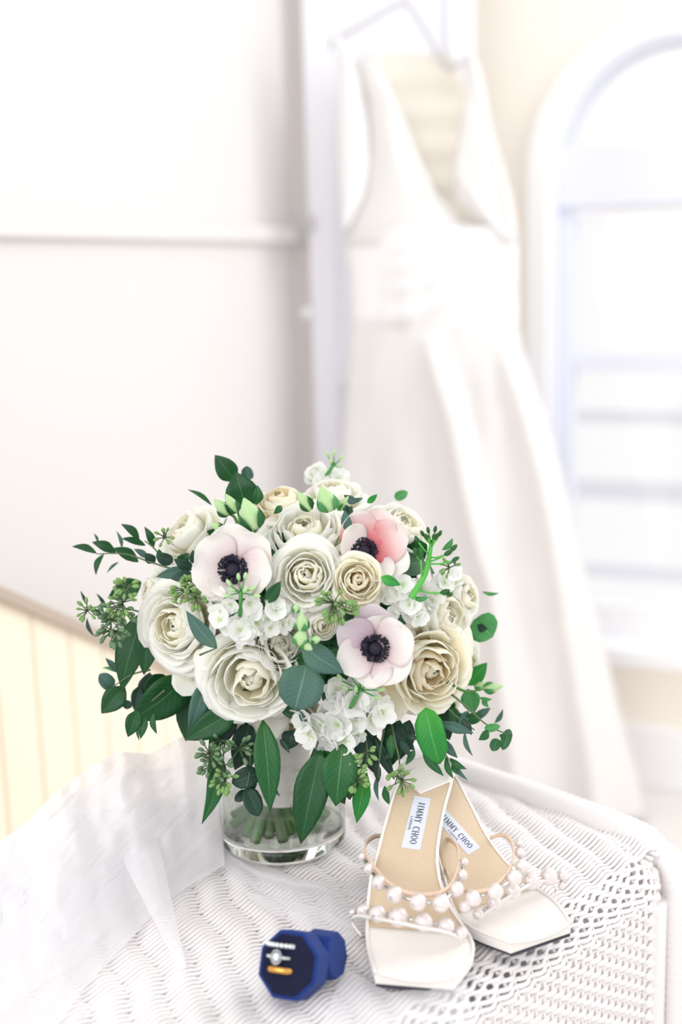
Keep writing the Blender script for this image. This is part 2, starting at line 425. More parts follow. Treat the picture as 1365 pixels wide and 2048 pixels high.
mk('window_stile', wbar(sc_-RW+.012, sc_-RW+.045, zbot, zw(410), -.10, -.05), 'sash', win, smooth=False, bevel=.004)
mk('window_stile', wbar(sc_+RW-.045, sc_+RW-.012, zbot, zw(410), -.10, -.05), 'sash', win, smooth=False, bevel=.004)
mk('meeting_rail', wbar(sc_-RW+.045, sc_+RW-.045, zw(748), zw(712), -.10, -.05), 'sash', win, smooth=False, bevel=.003)
mk('top_rail', wbar(sc_-RW+.045, sc_+RW-.045, zw(432), zw(410), -.10, -.05), 'trim', win, smooth=False, bevel=.003)
mk('bottom_rail', wbar(sc_-RW+.045, sc_+RW-.045, zbot+.004, zw(1225), -.10, -.05), 'trim', win, smooth=False, bevel=.003)
mk('window_sill', wbar(sc_-RW-.06, sc_+RW+.06, zbot-.035, zbot+.004, -.12, .05), 'trim', win, smooth=False, bevel=.004)
mk('pane', wbar(sc_-RW+.045, sc_+RW-.045, zw(1225), zw(748), -.08, -.076), 'pane', win, smooth=False)
mk('pane', wbar(sc_-RW+.045, sc_+RW-.045, zw(712), zw(432), -.08, -.076), 'pane', win, smooth=False)
ap = [q for q in arch(RW-.013, zw(283)) if q[1] >= zw(283)-1e-6]
mk('arched_pane', slab([wp(q[0], q[1], -.08) for q in ap], WN*.004), 'pane', win, smooth=False)
# baseboard under the window
zb1 = ws(1300, 1447)[1]
struct('baseboard_back', wbar(S0, S1, 0, zb1, 0, .03), 'trim', bevel=.004)
# porch railing outside, bleached by the daylight
rail = thing('porch_railing', 'pale porch railing outside, seen bleached through the arched window', 'railing', wp(.35, 0, -1.6))
def orail(v0, v1):
    za = ppl(1250, v0, wp(0, 0, -1.6), WN).z; zb_ = ppl(1250, v1, wp(0, 0, -1.6), WN).z
    return wbar(-.4, 1.6, zb_, za, -1.62, -1.58)
for a, b in ((822, 846), (962, 1000), (1132, 1156)): mk('rail', orail(a, b), 'sash', rail, smooth=False)
for s in (-.38, 1.58): mk('post', wbar(s-.04, s+.04, -.1, ppl(1250, 800, wp(0, 0, -1.6), WN).z, -1.66, -1.62), 'sash', rail, smooth=False)

# --- left wall: recedes from near left to far right
LA = V((-.62, 1.38, 0)); LB = py(628, 500, 2.72); LB.z = 0
LD = (LB-LA).normalized(); LN = V((LD.y, -LD.x, 0))
if LN.x < 0: LN = -LN
LW = (LB-LA).length+.05
LST = -1.0
def lp(s, z, o=0): return LA + LD*s + V((0, 0, z)) + LN*o
def lsz(u, v, o=0):
    p = ppl(u, v, LA+LN*o, LN); return (p-LA).dot(LD), p.z
def lbar(s0, s1, z0, z1, o0, o1, dz=0):
    return hexa([lp(s0, z0, o0), lp(s1, z0+dz, o0), lp(s1, z0+dz, o1), lp(s0, z0, o1), lp(s0, z1, o0), lp(s1, z1+dz, o0), lp(s1, z1+dz, o1), lp(s0, z1, o1)])
wl = struct('wall_left', lbar(LST, LW, 0, 2.35, -.1, 0), 'wall_white')
s_, z_a = lsz(300, 440); _, z_b = lsz(300, 482)
struct('trim_1', lbar(LST, LW-.02, z_b, z_a, 0, .022), 'wall_white', bevel=.005)
# slanted beadboard partition along the foot of the left wall
O2 = .16
p0 = lsz(0, 1197, O2); p1 = lsz(240, 1300, O2)
kk = (p1[1]-p0[1])/(p1[0]-p0[0])
def zc(s): return p0[1]+(s-p0[0])*kk
wains = bpy.data.objects.new('wall_wainscot', None); link(wains); wains.location = lp(p0[0], 0, O2); WL[wains] = V(wains.location)
wains['kind'] = 'structure'; wains['label'] = 'cream beadboard wainscot with slanting cap, left of the bouquet'
g0, g1_, g2_ = lsz(8, 1500, O2)[0], lsz(80, 1450, O2)[0], lsz(148, 1380, O2)[0]
bw = (g2_-g0)/2
for k in range(-3, 7):
    a = g0+k*bw; b = a+bw-.0035
    if zc(b) < .08: break
    mk('beadboard_plank', hexa([lp(a, 0, O2-.01), lp(b, 0, O2-.01), lp(b, 0, O2), lp(a, 0, O2), lp(a, zc(a), O2-.01), lp(b, zc(b), O2-.01), lp(b, zc(b), O2), lp(a, zc(a), O2)]), 'board', wains, smooth=False, bevel=.002)
sE = g0+7*bw-.0035
while zc(sE) < .05: sE -= .02
mk('backing_board', hexa([lp(g0-3*bw, 0, O2-.02), lp(sE, 0, O2-.02), lp(sE, 0, O2-.011), lp(g0-3*bw, 0, O2-.011), lp(g0-3*bw, zc(g0-3*bw), O2-.02), lp(sE, zc(sE), O2-.02), lp(sE, zc(sE), O2-.011), lp(g0-3*bw, zc(g0-3*bw), O2-.011)]), 'board', wains, smooth=False)
a, b = g0-3*bw, sE
mk('slanting_cap', hexa([lp(a, zc(a)-.004, O2-.02), lp(b, zc(b)-.004, O2-.02), lp(b, zc(b)-.004, O2+.012), lp(a, zc(a)-.004, O2+.012), lp(a, zc(a)+.014, O2-.02), lp(b, zc(b)+.014, O2-.02), lp(b, zc(b)+.014, O2+.012), lp(a, zc(a)+.014, O2+.012)]), 'cap', wains, smooth=False, bevel=.002)

# --- narrow white door standing open between the two walls; the gown hangs on it
DY = 2.60
dx0 = py(607, 100, DY).x; dx1 = py(950, 60, DY).x
door = bpy.data.objects.new('door_1', None); link(door); door.location = ((dx0+dx1)/2, DY, 0); WL[door] = V(door.location)
door['kind'] = 'structure'; door['label'] = 'narrow white door behind the hanging gown'
def dbar(x0, x1, z0, z1, y0, y1): return box(((x0+x1)/2, (y0+y1)/2, (z0+z1)/2), x1-x0, y1-y0, z1-z0)
mk('door_leaf', dbar(dx0, dx1, .01, 2.3, DY, DY+.035), 'door', door, smooth=False, bevel=.003)
mk('door_stile', dbar(dx0, dx0+.055, .01, 2.3, DY-.012, DY), 'door', door, smooth=False, bevel=.003)
mk('door_stile', dbar(dx1-.055, dx1, .01, 2.3, DY-.012, DY), 'door', door, smooth=False, bevel=.003)
for z0, z1 in ((.01, .22), (.95, 1.07), (2.2, 2.3)): mk('door_rail', dbar(dx0+.055, dx1-.055, z0, z1, DY-.012, DY), 'door', door, smooth=False, bevel=.003)
kp = py(613, 625, DY-.03); mk('door_knob', sphere(kp, .011), 'trim', door)
kp = py(622, 447, DY-.02); mk('door_hinge', box(kp, .012, .012, .03), 'grey', door, smooth=False)

# ================================================================== GOWN
GY = 2.46
gown = thing('wedding_gown', 'ivory v-neck wedding gown hanging on the white door beside the window', 'dress', (py(860, 700, GY).x, GY, 0))
def sheet(rows, bulge, Y=GY, nu=24, nv=30, fold=None):
    v0, v1 = rows[0][0], rows[-1][0]
    def fn(a, b):
        v = v0+(v1-v0)*b; L_, R_ = lerp(rows, v)[:2]; u = L_+(R_-L_)*a
        bu = bulge(b) if callable(bulge) else bulge
        y = Y - bu*math.sin(PI*a)**.7 - (fold(u, v) if fold else 0) - .004*noise.noise(V((u*.03, v*.008, 3)))
        return py(u, v, y)
    return grid(fn, nu, nv)
def ridge(u, v, line, w, A):
    c = lerp(line, v); return A*math.exp(-((u-c)/w)**2)
F1 = [(660, 850), (850, 905), (980, 930), (1100, 958), (1180, 985), (1350, 1000), (1600, 1035)]
F2 = [(660, 1000), (800, 1042), (950, 1082), (1100, 1112), (1300, 1145), (1600, 1190)]
F3 = [(660, 900), (850, 950), (1100, 1010), (1300, 1060), (1600, 1100)]
F4 = [(660, 760), (900, 780), (1600, 820)]
def sk(u, v):
    k = min(1, max(0, (v-655)/120)); 
    return k*(ridge(u, v, F1, 22, .055)+ridge(u, v, F2, 24, .05)+ridge(u, v, F3, 30, -.015)+ridge(u, v, F4, 40, .012)+.006*math.sin(u*.045+v*.002))
skrows = [(640, 700, 1036), (700, 700, 1046), (800, 692, 1082), (900, 684, 1112), (1000, 676, 1138), (1100, 668, 1160), (1200, 658, 1188), (1300, 646, 1212), (1400, 632, 1234), (1500, 618, 1262), (1560, 612, 1280), (1700, 600, 1310)]
zf = lambda v: py(900, v, GY-.1).z
vend = 1640
while zf(vend) < .03: vend -= 5
rows = [r for r in skrows if r[0] < vend]+[(vend,)+tuple(lerp(skrows, vend))]
front = sheet(rows, lambda b: .05+.10*b, fold=sk, nu=70, nv=60)
back = sheet(rows, lambda b: -(.03+.03*b), nu=20, nv=40)
mk('skirt', join(front, back), 'dress', gown, solid=.002)
def wf(u, v):
    t = (v-480)/170.; q = 0
    for k, (a, b_, A) in enumerate(((655, 575, .02), (600, 535, .016), (560, 500, .014), (520, 470, .010))):
        line = a+(b_-a)*max(0, min(1, (u-800)/230)); 
        if u > 760: q += A*math.exp(-((v-line+22)/17)**2)*min(1, (u-760)/50)
    return q
wr = [(455, 686, 1032), (500, 692, 1037), (560, 700, 1037), (650, 702, 1038)]
mk('waistband', join(sheet(wr, .05, fold=wf, nu=40, nv=40), sheet(wr, -.02, nu=10, nv=10)), 'satin_dress', gown, solid=.002)
lf = [(118, 706, 752), (200, 735, 792), (300, 741, 832), (390, 730, 874), (440, 705, 920), (470, 690, 985), (490, 690, 1020)]
mk('left_bodice_front', sheet(lf, .035, Y=GY-.01, nu=24, fold=lambda u, v: ridge(u, v, [(118, 746), (200, 782), (300, 822), (390, 862), (470, 960)], 10, .012)), 'dress', gown, solid=.0025)
rf = [(120, 928, 956), (180, 930, 970), (250, 922, 982), (350, 905, 1012), (400, 912, 1026), (440, 950, 1032), (485, 1010, 1036)]
mk('right_bodice_front', sheet(rf, .02, Y=GY-.02, nu=18, fold=lambda u, v: ridge(u, v, [(120, 950), (250, 975), (350, 1004), (485, 1030)], 9, .012)+ridge(u, v, [(120, 935), (250, 930), (350, 914), (485, 1015)], 9, .008)), 'dress', gown, solid=.0025)
bk = [(108, 735, 905), (200, 730, 935), (330, 725, 960), (480, 715, 1000)]
mk('bodice_lining', sheet(bk, -.02, Y=GY+.03, nu=12, fold=lambda u, v: .004*math.sin(v*.09)), 'lining', gown, solid=.002)
ls = [(92, 684, 696), (150, 680, 722), (250, 676, 738), (330, 677, 741), (390, 680, 730), (460, 686, 694)]
mk('side_panel', sheet(ls, .03, Y=GY-.015, nu=14), 'satin_dress', gown, solid=.0025)
for u0, u1, v1 in ((688, 672, 70), (948, 935, 60)):
    pts = smooth_path([py(u0, 130, GY-.02), py((u0+u1)/2, 105, GY-.03), py(u1, v1, GY-.01)], 6)
    mk('shoulder_strap', tube(pts, .006, 8), 'satin_dress', gown)
hang = thing('clothes_hanger', 'grey clothes hanger at the top of the white door, holding the gown', 'hanger', py(800, 60, GY+.01))
mk('hanger_bar', tube(smooth_path([py(664, 100, GY+.01), py(668, 72, GY+.01), py(690, 70, GY+.01), py(760, 30, GY+.01), py(812, 8, GY+.01), py(850, 60, GY+.01), py(892, 132, GY+.01), py(930, 120, GY+.01), py(945, 90, GY+.01)], 8), .0045, 8), 'grey', hang)
mk('hanger_hook', tube(smooth_path([py(812, 8, GY+.01), py(815, -60, GY+.01), py(835, -100, GY+.02), py(815, -135, GY+.06), py(795, -110, GY+.075)], 6), .003, 8), 'grey', hang)

# ================================================================== WICKER TABLE
def Q(s, t, z): return V((.70711*(s+t), .70711*(t-s), z))
SMIN, SMAX, TMIN, TMAX = -.925, -.478, .27, .888
RC = .068                                                 # plan radius of the corners
table = thing('wicker_table', 'white wicker side table under the bouquet, veil and shoes', 'table', Q((SMIN+SMAX)/2, (TMIN+TMAX)/2, 0))
def rrect(d, n=7, step=.004):
    """closed rounded rectangle path (s,t) inset by d, resampled evenly"""
    r = max(RC-d, .006); s0, s1, t0, t1 = SMIN+d, SMAX-d, TMIN+d, TMAX-d
    pts = []
    for cs, ct, a0 in ((s1-r, t1-r, 0), (s0+r, t1-r, PI/2), (s0+r, t0+r, PI), (s1-r, t0+r, 1.5*PI)):
        for i in range(n+1):
            a = a0+PI/2*i/n; pts.append((cs+r*math.cos(a), ct+r*math.sin(a), math.cos(a), math.sin(a)))
    out = []; L_ = len(pts)
    for i in range(L_):
        a, b = pts[i], pts[(i+1) % L_]; d_ = math.hypot(b[0]-a[0], b[1]-a[1]); m = max(1, int(round(d_/step)))
        for k in range(m):
            t = k/m; out.append(tuple(p+(q-p)*t for p, q in zip(a, b)))
    return out
RA = .026                                                 # radius of the rounded-over edge
geos = []
s = SMIN+RA; i = 0; PER = .030
while s < SMAX-RA:
    ph = i*.22+.9*noise.noise(V((i*.11, 2, 0))) ; t0, t1 = TMIN+.012, TMAX-.012
    n = int((t1-t0)/(PER/7)); path = []
    for k in range(n+1):
        t = t0+(t1-t0)*k/n
        wob = .0006*noise.noise(V((s*60, t*30, 0)))
        h = abs(math.sin(PI*t/PER+ph))**.8
        path.append(Q(s+wob+.0012*math.sin(2*PI*t/PER+2*ph), t, T-.0058+.0042*h))
    geos.append(tube(path, .00185, 5)); s += .0047; i += 1
mk('top_weave', join(*geos), 'wicker', table, kind='stuff')
# cross stakes under the top weave
geos = []
k = 0; t = TMIN+.02
while t < TMAX-.01:
    geos.append(tube([Q(SMIN+.02+(SMAX-SMIN-.04)*j/24, t+.0012*math.sin(j*.9+k), T-.0075) for j in range(25)], .0019, 5)); t += .010; k += 1
mk('cross_stakes', join(*geos), 'wicker', table, kind='stuff')
# rounded edge and apron: strands that run all the way round
geos = []; i = 0
levels = [(RA*(1-math.sin(a)), T-.004-RA*(1-math.cos(a))) for a in [j*PI/2/9 for j in range(1, 10)]]
z = levels[-1][1]
while z > T-.20: z -= .0062; levels.append((0, z))
for d, z in levels:
    loop = rrect(d+.002, step=.0034); arc = 0; path = []; prev = None
    for q in loop:
        if prev: arc += math.hypot(q[0]-prev[0], q[1]-prev[1])
        prev = q; k = .0020*math.sin(2*PI*arc/.020+PI*i+.3*math.sin(arc*9))
        path.append(Q(q[0]+q[2]*k, q[1]+q[3]*k, z))
    if z > T-.042: geos.append(tube(path, .0022, 4, closed=True))
    else:
        # below the rim the strands stop at the corner posts
        run = []; c0, c1, e0, e1 = SMIN+.052, SMAX-.052, TMIN+.052, TMAX-.052
        for q, p in list(zip(loop, path))+[(None, None)]:
            if q is not None and (c0 < q[0] < c1 or e0 < q[1] < e1): run.append(p)
            else:
                if len(run) > 3: geos.append(tube(run, .0026, 4))
                run = []
    i += 1
mk('apron_weave', join(*geos), 'wicker', table, kind='stuff')
geos = []
for q in rrect(.002, step=.010):
    pth = [Q(q[0]-q[2]*RA, q[1]-q[3]*RA, T-.006), Q(q[0]-q[2]*RA*.3, q[1]-q[3]*RA*.3, T-.012), Q(q[0], q[1], T-.03), Q(q[0], q[1], T-.20)]
    geos.append(tube(pth[:3] if not (SMIN+.05 < q[0] < SMAX-.05 or TMIN+.05 < q[1] < TMAX-.05) else pth, .0019, 4))
mk('apron_stakes', join(*geos), 'wicker', table, kind='stuff')
# wrapped end rolls that turn down into the legs
def wrap_tube(path, r):
    path = smooth_path(path, 10); L_ = [0]
    for a, b in zip(path, path[1:]): L_.append(L_[-1]+(b-a).length)
    n = int(L_[-1]/.0025); out = []
    j = 0
    for k in range(n+1):
        x = L_[-1]*k/n
        while j < len(path)-2 and L_[j+1] < x: j += 1
        f = (x-L_[j])/max(1e-9, L_[j+1]-L_[j]); out.append(path[j].lerp(path[j+1], f))
    return tube(out, lambda t: r*(1+.035*math.sin(t*n*PI*.66)), 14)
for tt, nm in ((TMAX-.004, 'back'), (TMIN+.004, 'front')):
    g = wrap_tube([Q(SMIN+.012, tt, 0.0), Q(SMIN+.012, tt, .4), Q(SMIN+.012, tt, T-.05), Q(SMIN+.03, tt, T-.012), Q(SMIN+.07, tt, T-.002), Q((SMIN+SMAX)/2, tt, T), Q(SMAX-.07, tt, T-.002), Q(SMAX-.03, tt, T-.012), Q(SMAX-.010, tt, T-.05), Q(SMAX-.004, tt, .4), Q(SMAX-.004, tt, 0.0)], .0125)
    mk('wrapped_arch_leg', g, 'wicker', table)
for cs in (SMIN+.032, SMAX-.032):
    for ct in (TMIN+.032, TMAX-.032):
        mk('leg_post', tube([Q(cs, ct, .001+.003*j) for j in range(219)], lambda t: .026*(1+.015*math.sin(t*218*2.1)), 18), 'wicker', table)
mk('under_board', slab([Q(q[0], q[1], T-.035) for q in rrect(.012, step=.02)], V((0, 0, .008))), 'wicker', table, smooth=False)
mk('lower_stretcher', tube([Q(SMIN+.03, (TMIN+TMAX)/2, .2), Q(SMAX-.03, (TMIN+TMAX)/2, .2)], .01, 10), 'wicker', table)
mk('lower_stretcher', tube([Q(SMIN+.03, TMIN+.03, .2), Q(SMIN+.03, TMAX-.03, .2)], .01, 10), 'wicker', table)
mk('lower_stretcher', tube([Q(SMAX-.03, TMIN+.03, .2), Q(SMAX-.03, TMAX-.03, .2)], .01, 10), 'wicker', table)

# ================================================================== VEIL
veil = thing('bridal_veil', 'sheer white tulle veil heaped over the left of the wicker table', 'veil', pz(200, 1750, T))
def patch(back, front, nu, nv, amp, seed, zb=T+.002, hump=0):
    """back/front: [(u, v, height above table)] polylines, same number of points"""
    bt = [(i/(len(back)-1),)+tuple(p) for i, p in enumerate(back)]
    ft = [(i/(len(front)-1),)+tuple(p) for i, p in enumerate(front)]
    def fn(a, b):
        B, F = lerp(bt, a), lerp(ft, a)
        u, v = B[0]+(F[0]-B[0])*b, B[1]+(F[1]-B[1])*b
        h = B[2]*(1-b)**1.3+F[2]*(1-(1-b)**1.3)+hump*math.sin(PI*b)*math.sin(PI*a)
        n_ = noise.noise(V((u*.011+seed, v*.006, seed)))+.5*noise.noise(V((u*.03, v*.017+seed, seed)))+.25*abs(noise.noise(V((u*.05+v*.05, seed, v*.01))))
        h = max(h+amp*n_*(.25+.75*min(1, h/.03)), .0015+seed*.0003)
        return pz(u, v, zb+h)
    return grid(fn, nu, nv)
A = patch([(-120, 1700, .01), (0, 1682, .03), (60, 1640, .05), (95, 1600, .07), (130, 1572, .08), (185, 1530, .09), (240, 1503, .10), (300, 1508, .09), (360, 1475, .10), (430, 1440, .08)],
          [(-150, 2150, .001), (0, 2140, .001), (60, 2110, .002), (110, 2060, .002), (150, 2000, .002), (210, 1930, .002), (260, 1880, .002), (330, 1800, .003), (400, 1760, .004), (450, 1730, .004)], 90, 90, .012, 1.3)
mk('heaped_layer', A, 'tulle', veil)
A = patch([(-120, 1720, .01), (0, 1695, .02), (80, 1640, .05), (140, 1590, .06), (200, 1560, .06), (250, 1535, .07), (310, 1540, .07), (360, 1530, .06), (400, 1520, .05), (430, 1500, .04)],
          [(-150, 2150, .0), (-60, 2120, .001), (0, 2040, .001), (60, 1980, .002), (150, 1930, .002), (220, 1850, .002), (290, 1790, .002), (340, 1760, .002), (400, 1740, .002), (445, 1715, .002)], 80, 80, .014, 4.1)
mk('inner_layer', A, 'tulle', veil)
A = patch([(-120, 1740, .01), (20, 1700, .02), (100, 1650, .03), (200, 1620, .04), (300, 1600, .04), (430, 1580, .03)],
          [(-150, 1990, .0), (-40, 1930, .0), (60, 1880, .001), (180, 1830, .001), (290, 1760, .001), (440, 1700, .001)], 60, 50, .015, 7.7)
mk('inner_layer', A, 'tulle', veil)
A = patch([(235, 1700, .03), (262, 1688, .035), (290, 1680, .035), (316, 1676, .03)],
          [(356, 1936, .002), (362, 1938, .002), (368, 1938, .003), (373, 1934, .003)], 16, 50, .004, 2.2)
mk('folded_corner', A, 'tulle', veil)
def band(pts_a, pts_b, seed, nm='trailing_edge', m='tulle_thin', amp=.004, nu=60):
    mk(nm, patch(pts_a, pts_b, nu, 14, amp, seed, hump=.004), m, veil)
band([(440, 1640, .012), (470, 1698, .004), (540, 1735, .003), (620, 1765, .006), (700, 1795, .008), (770, 1825, .002)],
     [(420, 1700, .004), (455, 1742, .002), (530, 1790, .002), (600, 1825, .002), (680, 1850, .002), (740, 1870, .001)], 3.1)
band([(455, 1708, .006), (520, 1742, .006), (600, 1760, .008), (690, 1762, .006), (760, 1756, .002)],
     [(452, 1716, .002), (515, 1755, .002), (598, 1778, .002), (690, 1790, .002), (760, 1800, .001)], 5.5)
band([(490, 1782, .006), (560, 1800, .008), (640, 1815, .010), (720, 1860, .004)],
     [(500, 1800, .001), (560, 1835, .001), (630, 1866, .001), (700, 1885, .001)], 6.5)
band([(690, 1935, .001), (780, 1985, .002), (860, 1975, .004), (915, 1935, .010), (930, 1960, .003)],
     [(640, 2060, .001), (730, 2080, .001), (800, 2090, .001), (880, 2090, .001), (955, 2060, .001)], 8.5)
# ================================================================== VASE AND BOUQUET
VC = pz(567, 1675, T+.0045)
vase = thing('glass_vase', 'clear round glass vase holding the white bouquet', 'vase', VC)
VR, VH = .0545, .088
prof = [(0, 0), (VR-.004, 0), (VR, .004), (VR, VH-.001), (VR-.0015, VH), (VR-.003, VH-.001), (VR-.003, .014), (VR-.006, .010), (0, .009)]
mk('glass_body', lathe([(VR-.004, 0), (VR, .004), (VR, VH-.001), (VR-.0015, VH), (VR-.003, VH-.001), (VR-.003, .0125)], VC, 72), 'thin_glass', vase)
mk('glass_base', lathe([(0, 0), (VR-.004, 0), (VR-.0005, .004), (VR-.0005, .012), (VR-.003, .0125), (VR-.008, .0115), (0, .0105)], VC, 72), 'glass', vase)
mk('water', lathe([(0, .0125), (VR-.006, .0130), (VR-.0034, .016), (VR-.0034, .040), (VR-.0045, .0390), (0, .0388)], VC, 72), 'thin_water', vase)

d0 = 1.035
BU, BV = 612, 1222
def edepth(u, v):
    q = ((u-BU)/350)**2+((v-BV)/268)**2
    return d0-.118*math.sqrt(max(0, 1-q))
def enorm(u, v, k=.75):
    x, y = (u-BU)/350, -(v-BV)/268; q = min(1, x*x+y*y)
    return (RT*x*k+UP*y*k-FW*max(.35, math.sqrt(1-q))).normalized()
BASEP = VC+V((0, 0, .012))
bq = thing('bridal_bouquet', 'round bouquet of white roses, anemones and eucalyptus standing in the vase', 'bouquet', BASEP)
CORE = pd(BU, BV, d0)

def petal(th0, wd, r, zb, zt, curl, R, ruf=.03, nu=9, nv=8, ins=0, seed=0, tip=0):
    """one cup-shaped petal round the local z axis"""
    def fn(a, b):
        uu = a*2-1
        vv = b*(1-.13*abs(uu)**4)+tip*b*(1-abs(uu))*.08
        th = th0+uu*wd*(.5+.5*math.sin(PI*(.22+.42*b)))
        rad = r*(math.sin(PI/2*min(1, vv*1.12)))**.62*(1+.07*uu)
        c = max(0, (vv-.68)/.32)
        z = zb+(zt-zb)*vv-curl*R*.9*c*c
        rad += curl*R*1.15*c*c - ins*R*c*c
        n_ = noise.noise(V((th*1.7, vv*2.2, seed)))
        rad += R*ruf*n_*vv*1.6+R*.015*math.sin(uu*7+seed)*c
        z += R*ruf*.9*noise.noise(V((th*3.1, seed, vv*2)))*vv
        return V((rad*math.cos(th), rad*math.sin(th), z))
    return grid(fn, nu, nv)
def rose(u, v, rpx, style='white', doff=0, nrm=None, dense=True, label=None, sx=1.0):
    rpx = rpx*1.17; d = edepth(u, v)+doff+MM(rpx)*.50; p = pd(u, v, d)
    n = V(nrm).normalized() if nrm else enorm(u, v)
    R = MM(rpx, d); m = frame_m(p, n, random.uniform(0, 6.28))
    root = sub('rose', bq, p)
    if label: root['label'] = label
    outer = 'p_cream' if style == 'cream' else 'p_white'; inner = 'p_warm' if style == 'cream' else 'p_inner'
    if dense:
        lay = [(3, .09, .30, .0, inner), (3, .18, .36, .0, inner), (4, .29, .40, .0, inner), (4, .40, .42, .01, inner), (5, .52, .42, .02, outer), (5, .64, .38, .03, outer), (5, .76, .30, .06, outer), (5, .86, .14, .13, outer), (5, .90, -.10, .22, outer)]
    else:
        lay = [(3, .12, .34, .0, inner), (4, .27, .40, .0, inner), (4, .43, .42, .01, inner), (5, .60, .38, .03, outer), (5, .77, .26, .08, outer), (5, .9, 0, .18, outer)]
    sd = random.uniform(0, 50)
    for k, (cnt, rf, zt, cu, mt) in enumerate(lay):
        t0 = random.uniform(0, 6.28)
        jit = .085*R*(1-k/len(lay)); ml = Matrix.Translation((random.uniform(-jit, jit), random.uniform(-jit, jit), 0)) @ Matrix.Rotation(random.uniform(-.16, .16)*(1-k/len(lay)), 4, 'X') @ Matrix.Rotation(random.uniform(-.16, .16)*(1-k/len(lay)), 4, 'Y')
        for j in range(cnt):
            th = t0+2*PI*j/cnt+random.uniform(-.22, .22)
            g = petal(th, PI/cnt*random.uniform(1.3, 1.75), R*rf*random.uniform(.88, 1.10), -R*(.25 if k < 3 else .62), R*(zt+random.uniform(-.09, .06)), cu*random.uniform(.5, 1.7), R, ruf=.05, ins=.12 if k < 4 else (.06 if k < 6 else 0), seed=sd+k*7+j)
            mk('petal', xf(g, m @ ml), mt, root, solid=.0003)
    return root
def anemone(u, v, rpx, mat_='p_anem', nrm=None, doff=0, cup=.25, n=7, petals=None, label=None, cpx=30):
    d = edepth(u, v)+doff; p = pd(u, v, d); nn = V(nrm).normalized() if nrm else enorm(u, v)
    R = MM(rpx, d); m = frame_m(p, nn, 0); root = sub('anemone', bq, p)
    if label: root['label'] = label
    t0 = random.uniform(0, 6.28)
    for j in range(n):
        th = t0+2*PI*j/n*1.0+random.uniform(-.1, .1) if not petals else petals[j][0]
        rk = R*(petals[j][1] if petals else random.uniform(.92, 1.06)); wk = R*(petals[j][2] if petals else .56); mt = petals[j][3] if petals else mat_
        lift = .0008*(j % 2)+.0012*(j % 3); sd = random.uniform(0, 90)
        def fn(a, b):
            uu = a*2-1; w_ = math.sin(PI*(b*.80+.10)**.8)**.75 if b < 1 else 0
            w_ = max(0.12*(1-b), (math.sin(PI*min(1, b**.85*.86+.04)))**.7)
            x = rk*(.1+.9*b)*(1-.10*uu*uu*b) ; y = wk*uu*w_
            z = R*cup*(b**2)+lift+R*.10*uu*uu*b+R*.05*noise.noise(V((a*2.5, b*2.5, sd)))-R*.02
            return V((x*math.cos(th)-y*math.sin(th), x*math.sin(th)+y*math.cos(th), z))
        mk('petal', xf(grid(fn, 10, 10), m), mt, root, solid=.0003)
    rc = MM(cpx, d)
    mk('flower_centre', xf(sphere((0, 0, R*.05+.001), rc*.52, 14, 8, .7), m), 'anther', root)
    gs = []
    for k in range(190):
        a = random.uniform(0, 6.28); q = random.uniform(.62, 1.0)*rc; h = random.uniform(.10, .26)*rc+rc*.30*(1.15-q/rc)
        b0 = V((rc*.35*math.cos(a), rc*.35*math.sin(a), 0)); b1 = V((q*math.cos(a), q*math.sin(a), R*.06+h))
        gs.append(tube([b0, (b0+b1)/2+V((0, 0, rc*.06)), b1], rc*.018, 3)); gs.append(sphere(b1, rc*.085, 5, 4, 1.2))
    mk('stamens', xf(join(*gs), m), 'anther', root, kind='stuff')
    return root

LEAFN = {'R': [(0, .02), (.08, .55), (.25, .93), (.5, 1), (.75, .86), (.9, .56), (1, .05)],
         'O': [(0, .04), (.1, .5), (.28, .95), (.45, 1), (.65, .82), (.85, .42), (1, .02)],
         'L': [(0, .05), (.15, .55), (.4, 1), (.6, .92), (.82, .5), (1, .02)]}
def leafgeo(p0, p1, wd, shape='O', nrm=None, bend=.1, fold=.18, roll=0, side=0):
    ax = p1-p0; L_ = ax.length; ax.normalize()
    n = V(nrm) if nrm is not None else -FW
    n = (n-ax*n.dot(ax)).normalized()
    if roll: n = Matrix.Rotation(roll, 3, ax) @ n
    sd = ax.cross(n)
    prof = LEAFN[shape]; q = random.uniform(0, 40)
    def fn(a, b):
        uu = a*2-1; w_ = lerp(prof, b)*wd/2
        arc = math.sin(PI*b)
        return p0+ax*(L_*b)+sd*(uu*w_+side*L_*arc)+n*(bend*L_*arc+abs(uu)*w_*fold+.06*w_*noise.noise(V((a*3, b*4, q))))
    return grid(fn, 6, 12)
def leaf(bu, bv, tu, tv, wpx, shape='O', col='D', doff=0, name='eucalyptus_leaf', parent=None, bend=.08, roll=0, side=0, d=None, dt=0):
    if d is None: d = hdepth((bu+tu)/2, (bv+tv)/2)
    d += doff
    p0 = pd(bu, bv, d+.004-dt); p1 = pd(tu, tv, d+dt)
    g = leafgeo(p0, p1, MM(wpx, d), shape, bend=bend, roll=roll, side=side)
    return mk(name, g, col, parent or bq, solid=.0004)
def hdepth(u, v):
    q = ((u-BU)/350)**2+((v-BV)/268)**2
    if v > 1440: return .955+.02*abs(u-BU)/350
    if q < 1: return edepth(u, v)-.010
    return d0-.02
def twig(pts, r=.0008, name='twig', m='twig', parent=None):
    pp = [pd(u, v, d) for u, v, d in pts]
    return mk(name, tube(smooth_path(pp, 5), lambda t: r*(1.2-.6*t), 5), m, parent or bq)

